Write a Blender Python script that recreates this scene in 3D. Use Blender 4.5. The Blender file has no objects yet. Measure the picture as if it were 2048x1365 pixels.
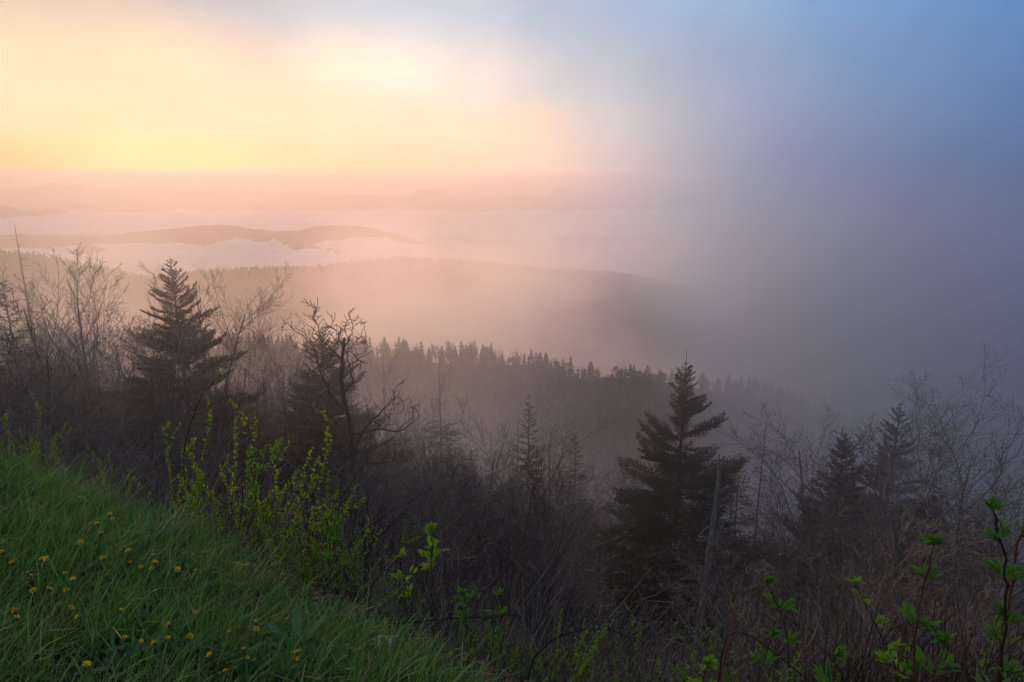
import bpy, math, random
import numpy as np
from mathutils import Vector, Matrix, noise as mnoise
R = math.radians
scene = bpy.context.scene
COL = scene.collection
rng = np.random.default_rng(7)
random.seed(7)

# ------------------------------------------------------------------ camera
F = 1365.0; PITCH = R(13.7)
cam_d = bpy.data.cameras.new('camera'); cam = bpy.data.objects.new('camera', cam_d); COL.objects.link(cam)
cam_d.sensor_width = 36; cam_d.lens = 24; cam_d.clip_start = 0.05; cam_d.clip_end = 200000
cam.location = (0, 0, 0); cam.rotation_euler = (R(90) - PITCH, 0, 0)
scene.camera = cam

# ------------------------------------------------------------------ world: misty dawn sky
SUN_EL, SUN_AZ = R(6.0), R(-16.0)          # azimuth measured from +Y towards +X
SUN_DIR = Vector((math.sin(SUN_AZ)*math.cos(SUN_EL), math.cos(SUN_AZ)*math.cos(SUN_EL), math.sin(SUN_EL)))
world = bpy.data.worlds.new('World'); scene.world = world; world.use_nodes = True
wt = world.node_tree; wt.nodes.clear()
def s2l(c):
    return tuple((v/255/12.92 if v/255 <= .04045 else ((v/255+.055)/1.055)**2.4) for v in c) + (1,)
class NT:
    def __init__(s, t): s.t = t
    def n(s, ty, **k):
        nd = s.t.nodes.new(ty)
        for a, b in k.items(): setattr(nd, a, b)
        return nd
    def put(s, sock, v):
        if isinstance(v, bpy.types.NodeSocket): s.t.links.new(v, sock)
        elif v is not None: sock.default_value = v
    def m(s, op, a, b=None, c=None, clamp=False):
        nd = s.n('ShaderNodeMath', operation=op, use_clamp=clamp)
        s.put(nd.inputs[0], a); s.put(nd.inputs[1], b); s.put(nd.inputs[2], c)
        return nd.outputs[0]
    def sm(s, v, a, b, lo=0., hi=1.):
        nd = s.n('ShaderNodeMapRange', interpolation_type='SMOOTHSTEP')
        for i, q in enumerate((v, a, b, lo, hi)): s.put(nd.inputs[i], q)
        return nd.outputs[0]
    def mix(s, f, a, b, bt='MIX'):
        nd = s.n('ShaderNodeMix', data_type='RGBA', blend_type=bt)
        s.put(nd.inputs[0], f); s.put(nd.inputs[6], a); s.put(nd.inputs[7], b)
        return nd.outputs[2]
    def noise(s, vec, scale, detail=3, rough=.5, dist=0, dim='3D', w=None):
        nd = s.n('ShaderNodeTexNoise', noise_dimensions=dim)
        if vec is not None: s.put(nd.inputs['Vector'], vec)
        if w is not None: s.put(nd.inputs['W'], w)
        s.put(nd.inputs['Scale'], scale); s.put(nd.inputs['Detail'], detail); s.put(nd.inputs['Roughness'], rough)
        s.put(nd.inputs['Distortion'], dist)
        return nd.outputs[0]
    def ramp(s, v, stops, interp='LINEAR'):
        nd = s.n('ShaderNodeValToRGB'); e = nd.color_ramp; e.interpolation = interp
        while len(e.elements) < len(stops): e.elements.new(.5)
        for el, (p, c) in zip(e.elements, stops):
            el.position = p; el.color = c if len(c) == 4 else (*c, 1)
        s.put(nd.inputs[0], v)
        return nd.outputs[0]
W = NT(wt)
tc = W.n('ShaderNodeTexCoord').outputs['Generated']
sp = W.n('ShaderNodeSeparateXYZ'); W.put(sp.inputs[0], tc)
az = W.m('ARCTAN2', sp.outputs[0], sp.outputs[1])
el = W.m('ARCSINE', sp.outputs[2])
# soft warping so that the cloud colours do not follow straight bands
nz = W.noise(tc, 3.2, 4, .55); nz2 = W.noise(tc, 5.1, 3, .5)
azw = W.m('ADD', az, W.m('MULTIPLY', W.m('SUBTRACT', nz, .5), .16))
elw = W.m('ADD', el, W.m('MULTIPLY', W.m('SUBTRACT', nz2, .5), W.sm(el, 0.01, .12, 0., .09)))
u = W.m('MULTIPLY_ADD', azw, 1/(2*math.pi), .5)
def row(stops, back, warm=None):
    out = [(0.0, s2l(back[0])), (.24, s2l(back[1]))]
    if warm: out.append((.33, s2l(warm)))
    for px, c in stops: out.append((math.atan((px-1024)/1365)/(2*math.pi)+.5, s2l(c)))
    out += [(.73, s2l(back[2])), (1.0, s2l(back[0]))]
    return out
backs = ((120, 138, 168), (215, 190, 165), (62, 112, 182))  # low sky outside the frame; right side made bluer to colour the fog
rows = [
 (0.0,  row([(0,(254,216,132)),(250,(254,228,148)),(430,(253,224,150)),(620,(246,204,162)),(900,(244,202,172)),(1080,(246,210,186)),(1220,(228,198,186)),(1400,(190,176,182)),(1600,(138,148,174)),(1800,(104,128,170)),(2048,(66,110,166))], backs, (255,222,150))),
 (4.2,  row([(0,(252,234,186)),(250,(250,228,180)),(430,(244,214,176)),(620,(246,214,182)),(800,(248,218,194)),(1040,(243,214,184)),(1200,(208,202,196)),(1400,(166,180,200)),(1700,(124,154,192)),(2048,(76,126,184))], backs, (255,232,180))),
 (7.3,  row([(0,(255,232,192)),(300,(250,222,186)),(600,(240,214,190)),(780,(250,234,220)),(950,(226,218,212)),(1150,(184,196,206)),(1500,(150,174,206)),(1800,(112,154,202)),(2048,(86,138,196))], backs, (250,222,185))),
 (12.5, row([(0,(244,208,182)),(250,(206,190,186)),(480,(176,184,198)),(850,(178,202,222)),(1100,(163,188,215)),(1400,(158,188,226)),(1700,(124,168,220)),(2048,(88,148,210))], backs, (235,205,185))),
 (35.0, row([(0,(214,206,208)),(1024,(182,202,226)),(2048,(118,166,216))], ((178,190,212),(200,204,214),(104,152,212)))),  # this row and the zenith: unseen sky brightened to lift foreground light
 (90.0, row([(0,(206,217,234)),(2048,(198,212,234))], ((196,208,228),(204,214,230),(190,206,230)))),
]
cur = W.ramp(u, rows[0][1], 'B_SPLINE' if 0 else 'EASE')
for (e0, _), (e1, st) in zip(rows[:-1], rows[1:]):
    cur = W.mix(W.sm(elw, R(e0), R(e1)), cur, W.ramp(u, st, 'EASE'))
# faint rays and cloud folds spreading from the sun
da = W.m('SUBTRACT', az, R(-11)); de = W.m('SUBTRACT', el, .22)
ang = W.m('ARCTAN2', de, da); rad = W.m('SQRT', W.m('ADD', W.m('MULTIPLY', da, da), W.m('MULTIPLY', de, de)))
rays = W.noise(None, 2.4, 3, .5, dim='1D', w=ang)
ra = W.sm(rad, .08, .5, 0., .42)
rayf = W.m('ADD', W.m('MULTIPLY', W.m('SUBTRACT', rays, .5), ra), 1.)
fold = W.noise(tc, 7, 5, .5, 1.2)
rayf = W.m('MULTIPLY', rayf, W.m('ADD', W.m('MULTIPLY', W.m('SUBTRACT', fold, .5), .22), 1.))
comb = W.n('ShaderNodeVectorMath', operation='SCALE'); W.put(comb.inputs[0], cur); W.put(comb.inputs['Scale'], rayf)
sky = W.n('ShaderNodeTexSky', sky_type='NISHITA', sun_disc=False, sun_elevation=SUN_EL, sun_rotation=SUN_AZ)
bg1 = W.n('ShaderNodeBackground'); W.put(bg1.inputs[0], sky.outputs[0]); bg1.inputs[1].default_value = 0.05
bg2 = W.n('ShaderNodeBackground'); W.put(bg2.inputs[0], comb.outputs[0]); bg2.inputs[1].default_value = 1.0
ms = W.n('ShaderNodeMixShader'); ms.inputs[0].default_value = .93
wt.links.new(bg1.outputs[0], ms.inputs[1]); wt.links.new(bg2.outputs[0], ms.inputs[2])
wo = W.n('ShaderNodeOutputWorld'); wt.links.new(ms.outputs[0], wo.inputs[0])
world.cycles.sampling_method = 'MANUAL'; world.cycles.sample_map_resolution = 512

# ------------------------------------------------------------------ sun behind the mist
sl = bpy.data.lights.new('sun', 'SUN'); sl.energy = 2.7; sl.angle = R(34); sl.color = (1, .47, .26)
so = bpy.data.objects.new('sun', sl); COL.objects.link(so)
so.rotation_euler = (-SUN_DIR).to_track_quat('-Z', 'Y').to_euler()

scene.view_settings.view_transform = 'Standard'; scene.view_settings.look = 'None'
scene.view_settings.exposure = 0.0; scene.view_settings.gamma = 1.0
scene.view_settings.use_curve_mapping = False
scene.render.engine = 'CYCLES'
cy = scene.cycles
cy.use_denoising = True
cy.use_adaptive_sampling = True; cy.adaptive_threshold = 0.02
cy.max_bounces = 6; cy.diffuse_bounces = 2; cy.glossy_bounces = 2; cy.transmission_bounces = 2
cy.volume_bounces = 2; cy.transparent_max_bounces = 4
cy.caustics_reflective = False; cy.caustics_refractive = False
cy.sample_clamp_indirect = 4

# ------------------------------------------------------------------ helpers
CP, SP = math.cos(PITCH), math.sin(PITCH)
def ray(px, py):
    """direction of a photograph point, scaled to unit forward (y) distance"""
    a = (px-1024)/F; b = (682-py)/F
    y = CP + b*SP
    return a/y, (-SP + b*CP)/y
def tag(o, label=None, cat=None, group=None, kind=None):
    if label: o['label'] = label
    if cat: o['category'] = cat
    if group: o['group'] = group
    if kind: o['kind'] = kind
    return o
def empty(name, loc, rz=0.):
    o = bpy.data.objects.new(name, None); COL.objects.link(o)
    o.empty_display_size = .2; o.location = loc; o.rotation_euler = (0, 0, rz)
    return o
def link(name, me, parent=None, loc=None, rot=None, sc=None):
    o = bpy.data.objects.new(name, me); COL.objects.link(o)
    if parent is not None: o.parent = parent
    if loc is not None: o.location = loc
    if rot is not None: o.rotation_euler = rot
    if sc is not None: o.scale = sc if hasattr(sc, '__len__') else (sc, sc, sc)
    return o
def mesh_np(name, V, T=None, Q=None, mats=(), smooth=False, midx=None):
    V = np.asarray(V, np.float32); me = bpy.data.meshes.new(name)
    nt = 0 if T is None else len(T); nq = 0 if Q is None else len(Q)
    me.vertices.add(len(V)); me.vertices.foreach_set('co', V.ravel())
    li = []
    if nt: li.append(np.asarray(T, np.int32).ravel())
    if nq: li.append(np.asarray(Q, np.int32).ravel())
    li = np.concatenate(li); me.loops.add(len(li)); me.loops.foreach_set('vertex_index', li)
    ls = np.concatenate([np.arange(nt)*3, nt*3+np.arange(nq)*4]).astype(np.int32)
    me.polygons.add(nt+nq); me.polygons.foreach_set('loop_start', ls)
    if smooth: me.polygons.foreach_set('use_smooth', np.ones(nt+nq, bool))
    for m in mats: me.materials.append(m)
    if midx is not None: me.polygons.foreach_set('material_index', np.asarray(midx, np.int32))
    me.update(calc_edges=True); me.validate()
    return me
def h2(ix, iy, seed=0):
    n = (ix.astype(np.int64)*374761393 + iy.astype(np.int64)*668265263 + seed*69069) & 0x7fffffff
    n = ((n ^ (n >> 13))*1274126177) & 0x7fffffff
    return ((n ^ (n >> 16)) & 0xffff)/65535.0
def vnoise(x, y, seed=0):
    x = np.asarray(x, float); y = np.asarray(y, float)
    ix = np.floor(x); iy = np.floor(y); fx = x-ix; fy = y-iy
    fx = fx*fx*(3-2*fx); fy = fy*fy*(3-2*fy)
    a = h2(ix, iy, seed); b = h2(ix+1, iy, seed); c = h2(ix, iy+1, seed); d = h2(ix+1, iy+1, seed)
    return (a*(1-fx)+b*fx)*(1-fy)+(c*(1-fx)+d*fx)*fy
def fbm(x, y, oct=4, seed=0, gain=.5):
    t = 0; a = 1; s = 0
    for k in range(oct):
        t = t + a*(vnoise(x*2**k+17.3*k, y*2**k-9.1*k, seed+k)-.5)*2; s += a; a *= gain
    return t/s

# ------------------------------------------------------------------ terrain heights (eye at z = 0)
def softplus(x, k): return np.logaddexp(0, x/k)*k
def smax(a, b, k):
    m = np.maximum(a, b); return m + k*np.log1p(np.exp(-np.abs(a-b)/k))
RIDGES = [  # distance, front slope, back slope, roughness, crest as photograph points
 (1500, .42, .5, 26, [(-900,470),(0,503),(100,512),(200,533),(300,560),(420,630),(600,760),(900,1000),(2600,1200)]),
 (2500, .36, .5, 34, [(-900,640),(0,610),(200,580),(300,562),(400,547),(600,539),(700,530),(760,520),(820,515),(950,521),(1100,540),(1250,553),(1500,600),(2048,690),(2900,760)]),
 (6000, .22, .3, 90, [(-900,470),(0,469),(100,467),(200,473),(300,462),(380,455),(430,449),(480,456),(520,466),(600,461),(650,450),(720,452),(820,470),(900,492),(1200,505),(2048,560),(2900,600)]),
 (9500, .16, .25, 120, [(-900,385),(0,407),(50,416),(100,436),(160,452),(240,475),(400,520),(2900,640)]),
 (13000, .14, .2, 140, [(-900,452),(60,440),(110,425),(150,409),(230,408),(265,419),(330,440),(600,452),(2900,520)]),
 (20000, .12, .2, 160, [(-900,372),(0,375),(40,380),(70,383),(110,377),(250,378),(400,380),(700,388),(1200,398),(2900,420)]),
 (32000, .1, .1, 120, [(-900,353),(0,352),(120,355),(200,353),(300,352),(350,351),(400,350.5),(450,350.5),(520,351),(620,353),(2900,356)]),
]
def lawn(x, y):
    return -1.7 - .15*np.clip(y, -20, None) - .2*np.clip(x, -6, 4)
def slope_d(x, y):
    ye = np.where(x < 0, 2.4-.42*x, 2.4-.3*x)
    return (y-ye)*.92
def H(x, y):
    x = np.asarray(x, float); y = np.asarray(y, float)
    s = slope_d(x, y); r = np.hypot(x, y)
    z = lawn(x, y) + .06*fbm(x*.7, y*.7, 3, 3) + .03*fbm(x*2.6, y*2.6, 2, 8)
    st = np.clip((s-.25)/4.6, 0, 1)
    z = z - .5*softplus(s, .35) - 3.3*st*st*(3-2*st) + np.clip(s/30, 0, 1)*1.6*fbm(x/14, y/14, 4, 21)
    z = np.maximum(z, -650)
    # wooded spur
    yc = 335 + 18*np.sin(x/70) - .05*x
    zc = -88 - .16*np.clip(x+68, -10, 600) + 7*fbm(x/45, y/45, 3, 5)
    d = y-yc
    sp_ = zc - .62*(np.sqrt(d*d+400)-20)*np.where(d > 0, .8, 1.)
    z = np.where(y > 20, smax(z, sp_, 4.), z)
    floor = -520 - np.clip((y-2600)/4000, 0, 1)*420 + 30*fbm(x/900, y/900, 3, 11)
    z = np.where(y > 20, smax(z, floor, 12.), z)
    for D, fs, bs, rough, pts in RIDGES:
        px = np.array([p[0] for p in pts], float); rr = [ray(*p) for p in pts]
        cx = np.array([q[0]*D for q in rr]); cz = np.array([q[1]*D for q in rr])
        crest = np.interp(x, cx, cz)
        for sh in (-.012, .012): crest = crest*.5 + .5*np.interp(x+sh*D, cx, cz)
        wob = D*.02*np.sin(x/(D*.11)+D) ; dd = y-(D+wob)
        rn = fbm(x/(D*.055), y/(D*.055), 5, int(D)); gate = 1-np.exp(-(dd/(D*.05))**2)
        zz = crest - np.where(dd < 0, fs, bs)*(np.sqrt(dd*dd+(D*.02)**2)-D*.02) + rough*rn*gate*(D/6000+.6) + rough*.05*rn
        if D >= 20000: zz = np.minimum(zz, -45.)
        z = np.where(y > .45*D, smax(z, zz, D*.0015), z)
    return z
def H1(x, y): return float(H(np.array([x]), np.array([y]))[0])

def new_mat(name, base=(.5,.5,.5), rough=.8, spec=.25):
    m = bpy.data.materials.new(name); m.use_nodes = True
    b = m.node_tree.nodes['Principled BSDF']
    b.inputs['Base Color'].default_value = (*base, 1); b.inputs['Roughness'].default_value = rough
    b.inputs['Specular IOR Level'].default_value = spec
    return m, NT(m.node_tree), b

# ground: leaf litter and turf near, woodland colours far away
gm, g, gb = new_mat('ground', (.05,.05,.035), .95, .1)
geo = g.n('ShaderNodeNewGeometry').outputs['Position']
n1 = g.noise(geo, 2.3, 6, .65); n2 = g.noise(geo, .02, 6, .6); n3 = g.noise(geo, .0015, 5, .6)
near_c = g.ramp(n1, [(.3, (.014,.012,.010)), (.55, (.034,.029,.023)), (.75, (.06,.05,.04))])
far_c = g.ramp(n2, [(.32, (.018,.024,.014)), (.5, (.045,.042,.03)), (.7, (.07,.058,.045))])
far_c = g.mix(.5, far_c, g.ramp(n3, [(.35, (.02,.028,.018)), (.6, (.06,.05,.04))]))
spz = g.n('ShaderNodeSeparateXYZ'); g.put(spz.inputs[0], geo)
g.put(gb.inputs['Base Color'], g.mix(g.sm(spz.outputs[1], 40, 160), near_c, far_c))
bp = g.n('ShaderNodeBump'); bp.inputs['Strength'].default_value = .6; bp.inputs['Distance'].default_value = .05
g.put(bp.inputs['Height'], n1); g.put(gb.inputs['Normal'], bp.outputs[0])

rads = np.concatenate([[0.], np.geomspace(.25, 38000, 430)])
a1 = np.arange(-48, 48.01, .3); a2 = np.arange(50, 309, 6.)
azs = np.radians(np.concatenate([a1, a2]))
AA, RR = np.meshgrid(azs, rads)
X = RR*np.sin(AA); Y = RR*np.cos(AA)
Z = H(X, Y)
na = len(azs); nr = len(rads)
idx = np.arange(nr*na).reshape(nr, na)
i0 = idx[:-1]; i1 = idx[1:]
Q = np.stack([i0, np.roll(i0, -1, 1), np.roll(i1, -1, 1), i1], -1).reshape(-1, 4)
ground = link('ground', mesh_np('ground', np.stack([X, Y, Z], -1).reshape(-1, 3), Q=Q, mats=[gm], smooth=True))
tag(ground, 'steep mountainside falling away to wooded ridges and valleys', 'terrain', kind='structure')

# ------------------------------------------------------------------ valley clouds (low stratus lying in the valleys)
cm, c_, cb = new_mat('valley_cloud', (.88,.88,.88), 1., 0.)
t_ = c_.n('ShaderNodeBsdfTranslucent'); t_.inputs[0].default_value = (.95,.93,.9,1)
mx = c_.n('ShaderNodeMixShader'); mx.inputs[0].default_value = .5
c_.t.links.new(cb.outputs[0], mx.inputs[1]); c_.t.links.new(t_.outputs[0], mx.inputs[2])
outn = cm.node_tree.nodes['Material Output']; c_.t.links.new(mx.outputs[0], outn.inputs['Surface'])
def cloud_sheet(name, x0, x1, y0, y1, n_, m_, top, bottom, label, seed):
    xs = np.linspace(x0, x1, n_); ys = np.linspace(y0, y1, m_)
    XX, YY = np.meshgrid(xs, ys)
    ZZ = top(XX, YY)
    ed = np.minimum(np.minimum((XX-x0)/(x1-x0), (x1-XX)/(x1-x0)), np.minimum((YY-y0)/(y1-y0), (y1-YY)/(y1-y0)))
    ZZ = np.where(ed < .004, bottom, ZZ)
    V = np.stack([XX, YY, ZZ], -1).reshape(-1, 3)
    ii = np.arange(n_*m_).reshape(m_, n_)
    Qs = np.stack([ii[:-1,:-1], ii[:-1,1:], ii[1:,1:], ii[1:,:-1]], -1).reshape(-1, 4)
    o = link(name, mesh_np(name, V, Q=Qs, mats=[cm], smooth=True))
    tag(o, label, 'valley cloud', 'low clouds lying in the valleys', 'stuff')
    return o
def zat(px, py, D): return ray(px, py)[1]*D
def topA(x, y):
    f1 = fbm(x/420, y/600, 6, 50, .55); f2 = np.maximum(0, fbm(x/900+3, y/900, 3, 54))
    lump = 60*np.exp(-((x/y+.405)/.05)**2 - ((y-4700)/500)**2)*(1+fbm(x/150,y/200,4,91)) + 50*np.exp(-((x/y+.56)/.03)**2-((y-4100)/400)**2)
    a = x/y
    base = -625 + 70*np.exp(-((a+.30)/.22)**2) + 40*np.clip((a+.2)/.35, 0, 1)
    billow = 1-np.abs(fbm(x/260, y/360, 5, 58, .55))*2
    return base + 34*np.abs(f1)**.8*np.sign(f1) + 60*f2 + 40*billow + lump
cloud_sheet('valley_cloud', -4300, 2600, 3050, 5700, 420, 260, topA, -1100, 'bright lumpy cloud bank filling the valley just behind the wooded mid ridge', 1)
def topB(x, y):
    f1 = fbm(x/700, y/900, 6, 70, .55); f2 = fbm(x/1900+7, y/1900, 3, 74)
    return -572 + 45*f1 + 60*f2 + 30*(1-np.abs(fbm(x/420, y/700, 5, 78, .55))*2)-15 - (y-8000)*.012
cloud_sheet('valley_cloud', -9500, 5500, 6300, 12500, 420, 260, topB, -1100, 'paler flat cloud layer in the farther valley under the left horizon', 2)
# ------------------------------------------------------------------ air
def vol_box(name, lo, hi):
    lo = np.array(lo, float); hi = np.array(hi, float)
    V = np.array([[lo[0],lo[1],lo[2]],[hi[0],lo[1],lo[2]],[hi[0],hi[1],lo[2]],[lo[0],hi[1],lo[2]],
                  [lo[0],lo[1],hi[2]],[hi[0],lo[1],hi[2]],[hi[0],hi[1],hi[2]],[lo[0],hi[1],hi[2]]])
    Qb = [[0,3,2,1],[4,5,6,7],[0,1,5,4],[1,2,6,5],[2,3,7,6],[3,0,4,7]]
    return V, Qb
hm = bpy.data.materials.new('haze_air'); hm.use_nodes = True; ht = NT(hm.node_tree); hm.node_tree.nodes.clear()
pv = ht.n('ShaderNodeVolumePrincipled'); pv.inputs['Color'].default_value = (.98,.88,.79,1)
pv.inputs['Density'].default_value = 1/10500; pv.inputs['Anisotropy'].default_value = .5
ho = ht.n('ShaderNodeOutputMaterial'); ht.t.links.new(pv.outputs[0], ho.inputs['Volume'])
V, Qb = vol_box('haze', (-40000,-40000,-1400), (40000,40000,55))
hz = link('haze', mesh_np('haze', V, Q=Qb, mats=[hm])); tag(hz, kind='stuff')

# mist lying in the trees and the fog bank drifting in from the right
fm = bpy.data.materials.new('hillside_mist'); fm.use_nodes = True; f = NT(fm.node_tree); fm.node_tree.nodes.clear()
P = f.n('ShaderNodeNewGeometry').outputs['Position']
s_ = f.n('ShaderNodeSeparateXYZ'); f.put(s_.inputs[0], P); x_, y_, z_ = s_.outputs
hgt = f.m('SUBTRACT', z_, f.m('ADD', f.m('MULTIPLY', y_, -.61), f.m('MULTIPLY_ADD', x_, -.19, -1.5)))
nzf = f.noise(P, .035, 3, .55)
nA = f.sm(nzf, .3, .7, .45, 1.6)
A = f.m('MULTIPLY', f.sm(hgt, 24, 6), f.m('MULTIPLY', f.sm(y_, 6, 30), f.sm(y_, 170, 90)))
A = f.m('MULTIPLY', f.m('MULTIPLY', A, nA), 1/52)
side = f.m('ADD', f.m('SUBTRACT', x_, f.m('MULTIPLY', y_, .2)), 6)
side = f.m('ADD', side, f.m('MULTIPLY', f.m('SUBTRACT', nzf, .5), 22))
B = f.m('MULTIPLY', f.m('MULTIPLY', f.sm(side, 0, 46), f.sm(z_, 5, -14)), f.sm(y_, 12, 32))
B = f.m('MULTIPLY', B, 1/75)
dens = f.m('ADD', A, B)
pv2 = f.n('ShaderNodeVolumePrincipled'); pv2.inputs['Color'].default_value = (.76,.88,1,1)  # blue skylight on the mist put into its albedo
f.put(pv2.inputs['Density'], dens); pv2.inputs['Anisotropy'].default_value = .85
fo = f.n('ShaderNodeOutputMaterial'); f.t.links.new(pv2.outputs[0], fo.inputs['Volume'])
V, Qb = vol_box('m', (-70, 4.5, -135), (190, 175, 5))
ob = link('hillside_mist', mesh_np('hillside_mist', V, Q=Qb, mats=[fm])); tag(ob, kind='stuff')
fm.cycles.volume_step_rate = .6

fm2 = bpy.data.materials.new('fog_bank'); fm2.use_nodes = True; f = NT(fm2.node_tree); fm2.node_tree.nodes.clear()
P = f.n('ShaderNodeNewGeometry').outputs['Position']
s_ = f.n('ShaderNodeSeparateXYZ'); f.put(s_.inputs[0], P); x_, y_, z_ = s_.outputs
nzf = f.noise(P, .0048, 5, .6)
side = f.m('ADD', f.m('SUBTRACT', x_, f.m('MULTIPLY', y_, .2)), f.m('MULTIPLY', z_, .55))
side = f.m('ADD', side, f.m('MULTIPLY', f.m('SUBTRACT', nzf, .5), 240))
B = f.m('MULTIPLY', f.m('MULTIPLY', f.sm(side, -140, 230), f.sm(z_, 130, -80)), 1/170)
dens = f.m('MULTIPLY', B, f.sm(y_, 176, 215))
pv2 = f.n('ShaderNodeVolumePrincipled'); pv2.inputs['Color'].default_value = (.58,.79,1,1)  # blue albedo stands in for blue skylight; the fog itself is colourless
f.put(pv2.inputs['Density'], dens); pv2.inputs['Anisotropy'].default_value = .85
fo = f.n('ShaderNodeOutputMaterial'); f.t.links.new(pv2.outputs[0], fo.inputs['Volume'])
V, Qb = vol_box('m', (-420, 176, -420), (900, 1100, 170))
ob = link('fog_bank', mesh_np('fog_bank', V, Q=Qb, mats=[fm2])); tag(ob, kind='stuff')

fm3 = bpy.data.materials.new('drifting_mist'); fm3.use_nodes = True; f = NT(fm3.node_tree); fm3.node_tree.nodes.clear()
P = f.n('ShaderNodeNewGeometry').outputs['Position']
s_ = f.n('ShaderNodeSeparateXYZ'); f.put(s_.inputs[0], P); x_, y_, z_ = s_.outputs
mp = f.n('ShaderNodeMapping'); mp.inputs['Scale'].default_value = (1, 1, 1.7); f.put(mp.inputs[0], P)
nzf = f.noise(mp.outputs[0], .0052, 4, .6)
mid = f.m('MULTIPLY', f.sm(x_, -330, -40), f.sm(x_, 520, 260))
dens = f.m('MULTIPLY', f.sm(nzf, .38, .66), f.m('MULTIPLY', f.sm(z_, -15, -85), f.sm(y_, 180, 250)))
dens = f.m('MULTIPLY', f.m('MULTIPLY', dens, f.sm(y_, 1000, 520)), f.m('MULTIPLY', f.m('ADD', mid, .3), 1/185))
pv3 = f.n('ShaderNodeVolumePrincipled'); pv3.inputs['Color'].default_value = (1,.98,.96,1)
f.put(pv3.inputs['Density'], dens); pv3.inputs['Anisotropy'].default_value = .6
fo = f.n('ShaderNodeOutputMaterial'); f.t.links.new(pv3.outputs[0], fo.inputs['Volume'])
V, Qb = vol_box('m', (-600, 182, -480), (500, 1190, -10))
ob = link('drifting_mist', mesh_np('drifting_mist', V, Q=Qb, mats=[fm3])); tag(ob, kind='stuff')
# ------------------------------------------------------------------ plant materials
def bark_mat(name, c1, c2, c3, scale=14, rough=.9):
    m, b, bs = new_mat(name, c2, rough, .15)
    P = b.n('ShaderNodeTexCoord').outputs['Object']
    mp = b.n('ShaderNodeMapping'); mp.inputs['Scale'].default_value = (1, 1, .25); b.put(mp.inputs[0], P)
    n = b.noise(mp.outputs[0], scale, 5, .65)
    oi = b.n('ShaderNodeObjectInfo').outputs['Random']
    ri = b.n('ShaderNodeNewGeometry').outputs['Random Per Island']
    n = b.m('ADD', n, b.m('MULTIPLY', b.m('SUBTRACT', ri, .5), .25))
    col = b.ramp(n, [(.3, c1), (.55, c2), (.78, c3)])
    hs = b.n('ShaderNodeHueSaturation'); b.put(hs.inputs['Value'], b.m('MULTIPLY_ADD', oi, .5, .75)); b.put(hs.inputs['Color'], col)
    b.put(bs.inputs['Base Color'], hs.outputs[0])
    bp = b.n('ShaderNodeBump'); bp.inputs['Strength'].default_value = .5; bp.inputs['Distance'].default_value = .02
    b.put(bp.inputs['Height'], n); b.put(bs.inputs['Normal'], bp.outputs[0])
    return m
def leaf_mat(name, cols, rough=.5, trans=.35, tcol=(.25,.4,.05), spec=.3, hue=.03):
    m, b, bs = new_mat(name, cols[1], rough, spec)
    ge = b.n('ShaderNodeNewGeometry')
    n = b.noise(ge.outputs['Position'], 2.1, 4, .7)
    v = b.m('ADD', b.m('MULTIPLY', ge.outputs['Random Per Island'], .6), b.m('MULTIPLY', n, .4))
    col = b.ramp(v, [(.12, cols[0]), (.5, cols[1]), (.88, cols[2])])
    oi = b.n('ShaderNodeObjectInfo').outputs['Random']
    hs = b.n('ShaderNodeHueSaturation'); b.put(hs.inputs['Value'], b.m('MULTIPLY_ADD', oi, .4, .8)); b.put(hs.inputs['Color'], col)
    b.put(bs.inputs['Base Color'], hs.outputs[0])
    if trans:
        t = b.n('ShaderNodeBsdfTranslucent'); b.put(t.inputs[0], b.mix(1., hs.outputs[0], (*tcol, 1), 'MIX') if 0 else b.mix(.5, hs.outputs[0], (*tcol, 1)))
        mxx = b.n('ShaderNodeMixShader'); mxx.inputs[0].default_value = trans
        b.t.links.new(bs.outputs[0], mxx.inputs[1]); b.t.links.new(t.outputs[0], mxx.inputs[2])
        b.t.links.new(mxx.outputs[0], m.node_tree.nodes['Material Output'].inputs['Surface'])
    return m
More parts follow.
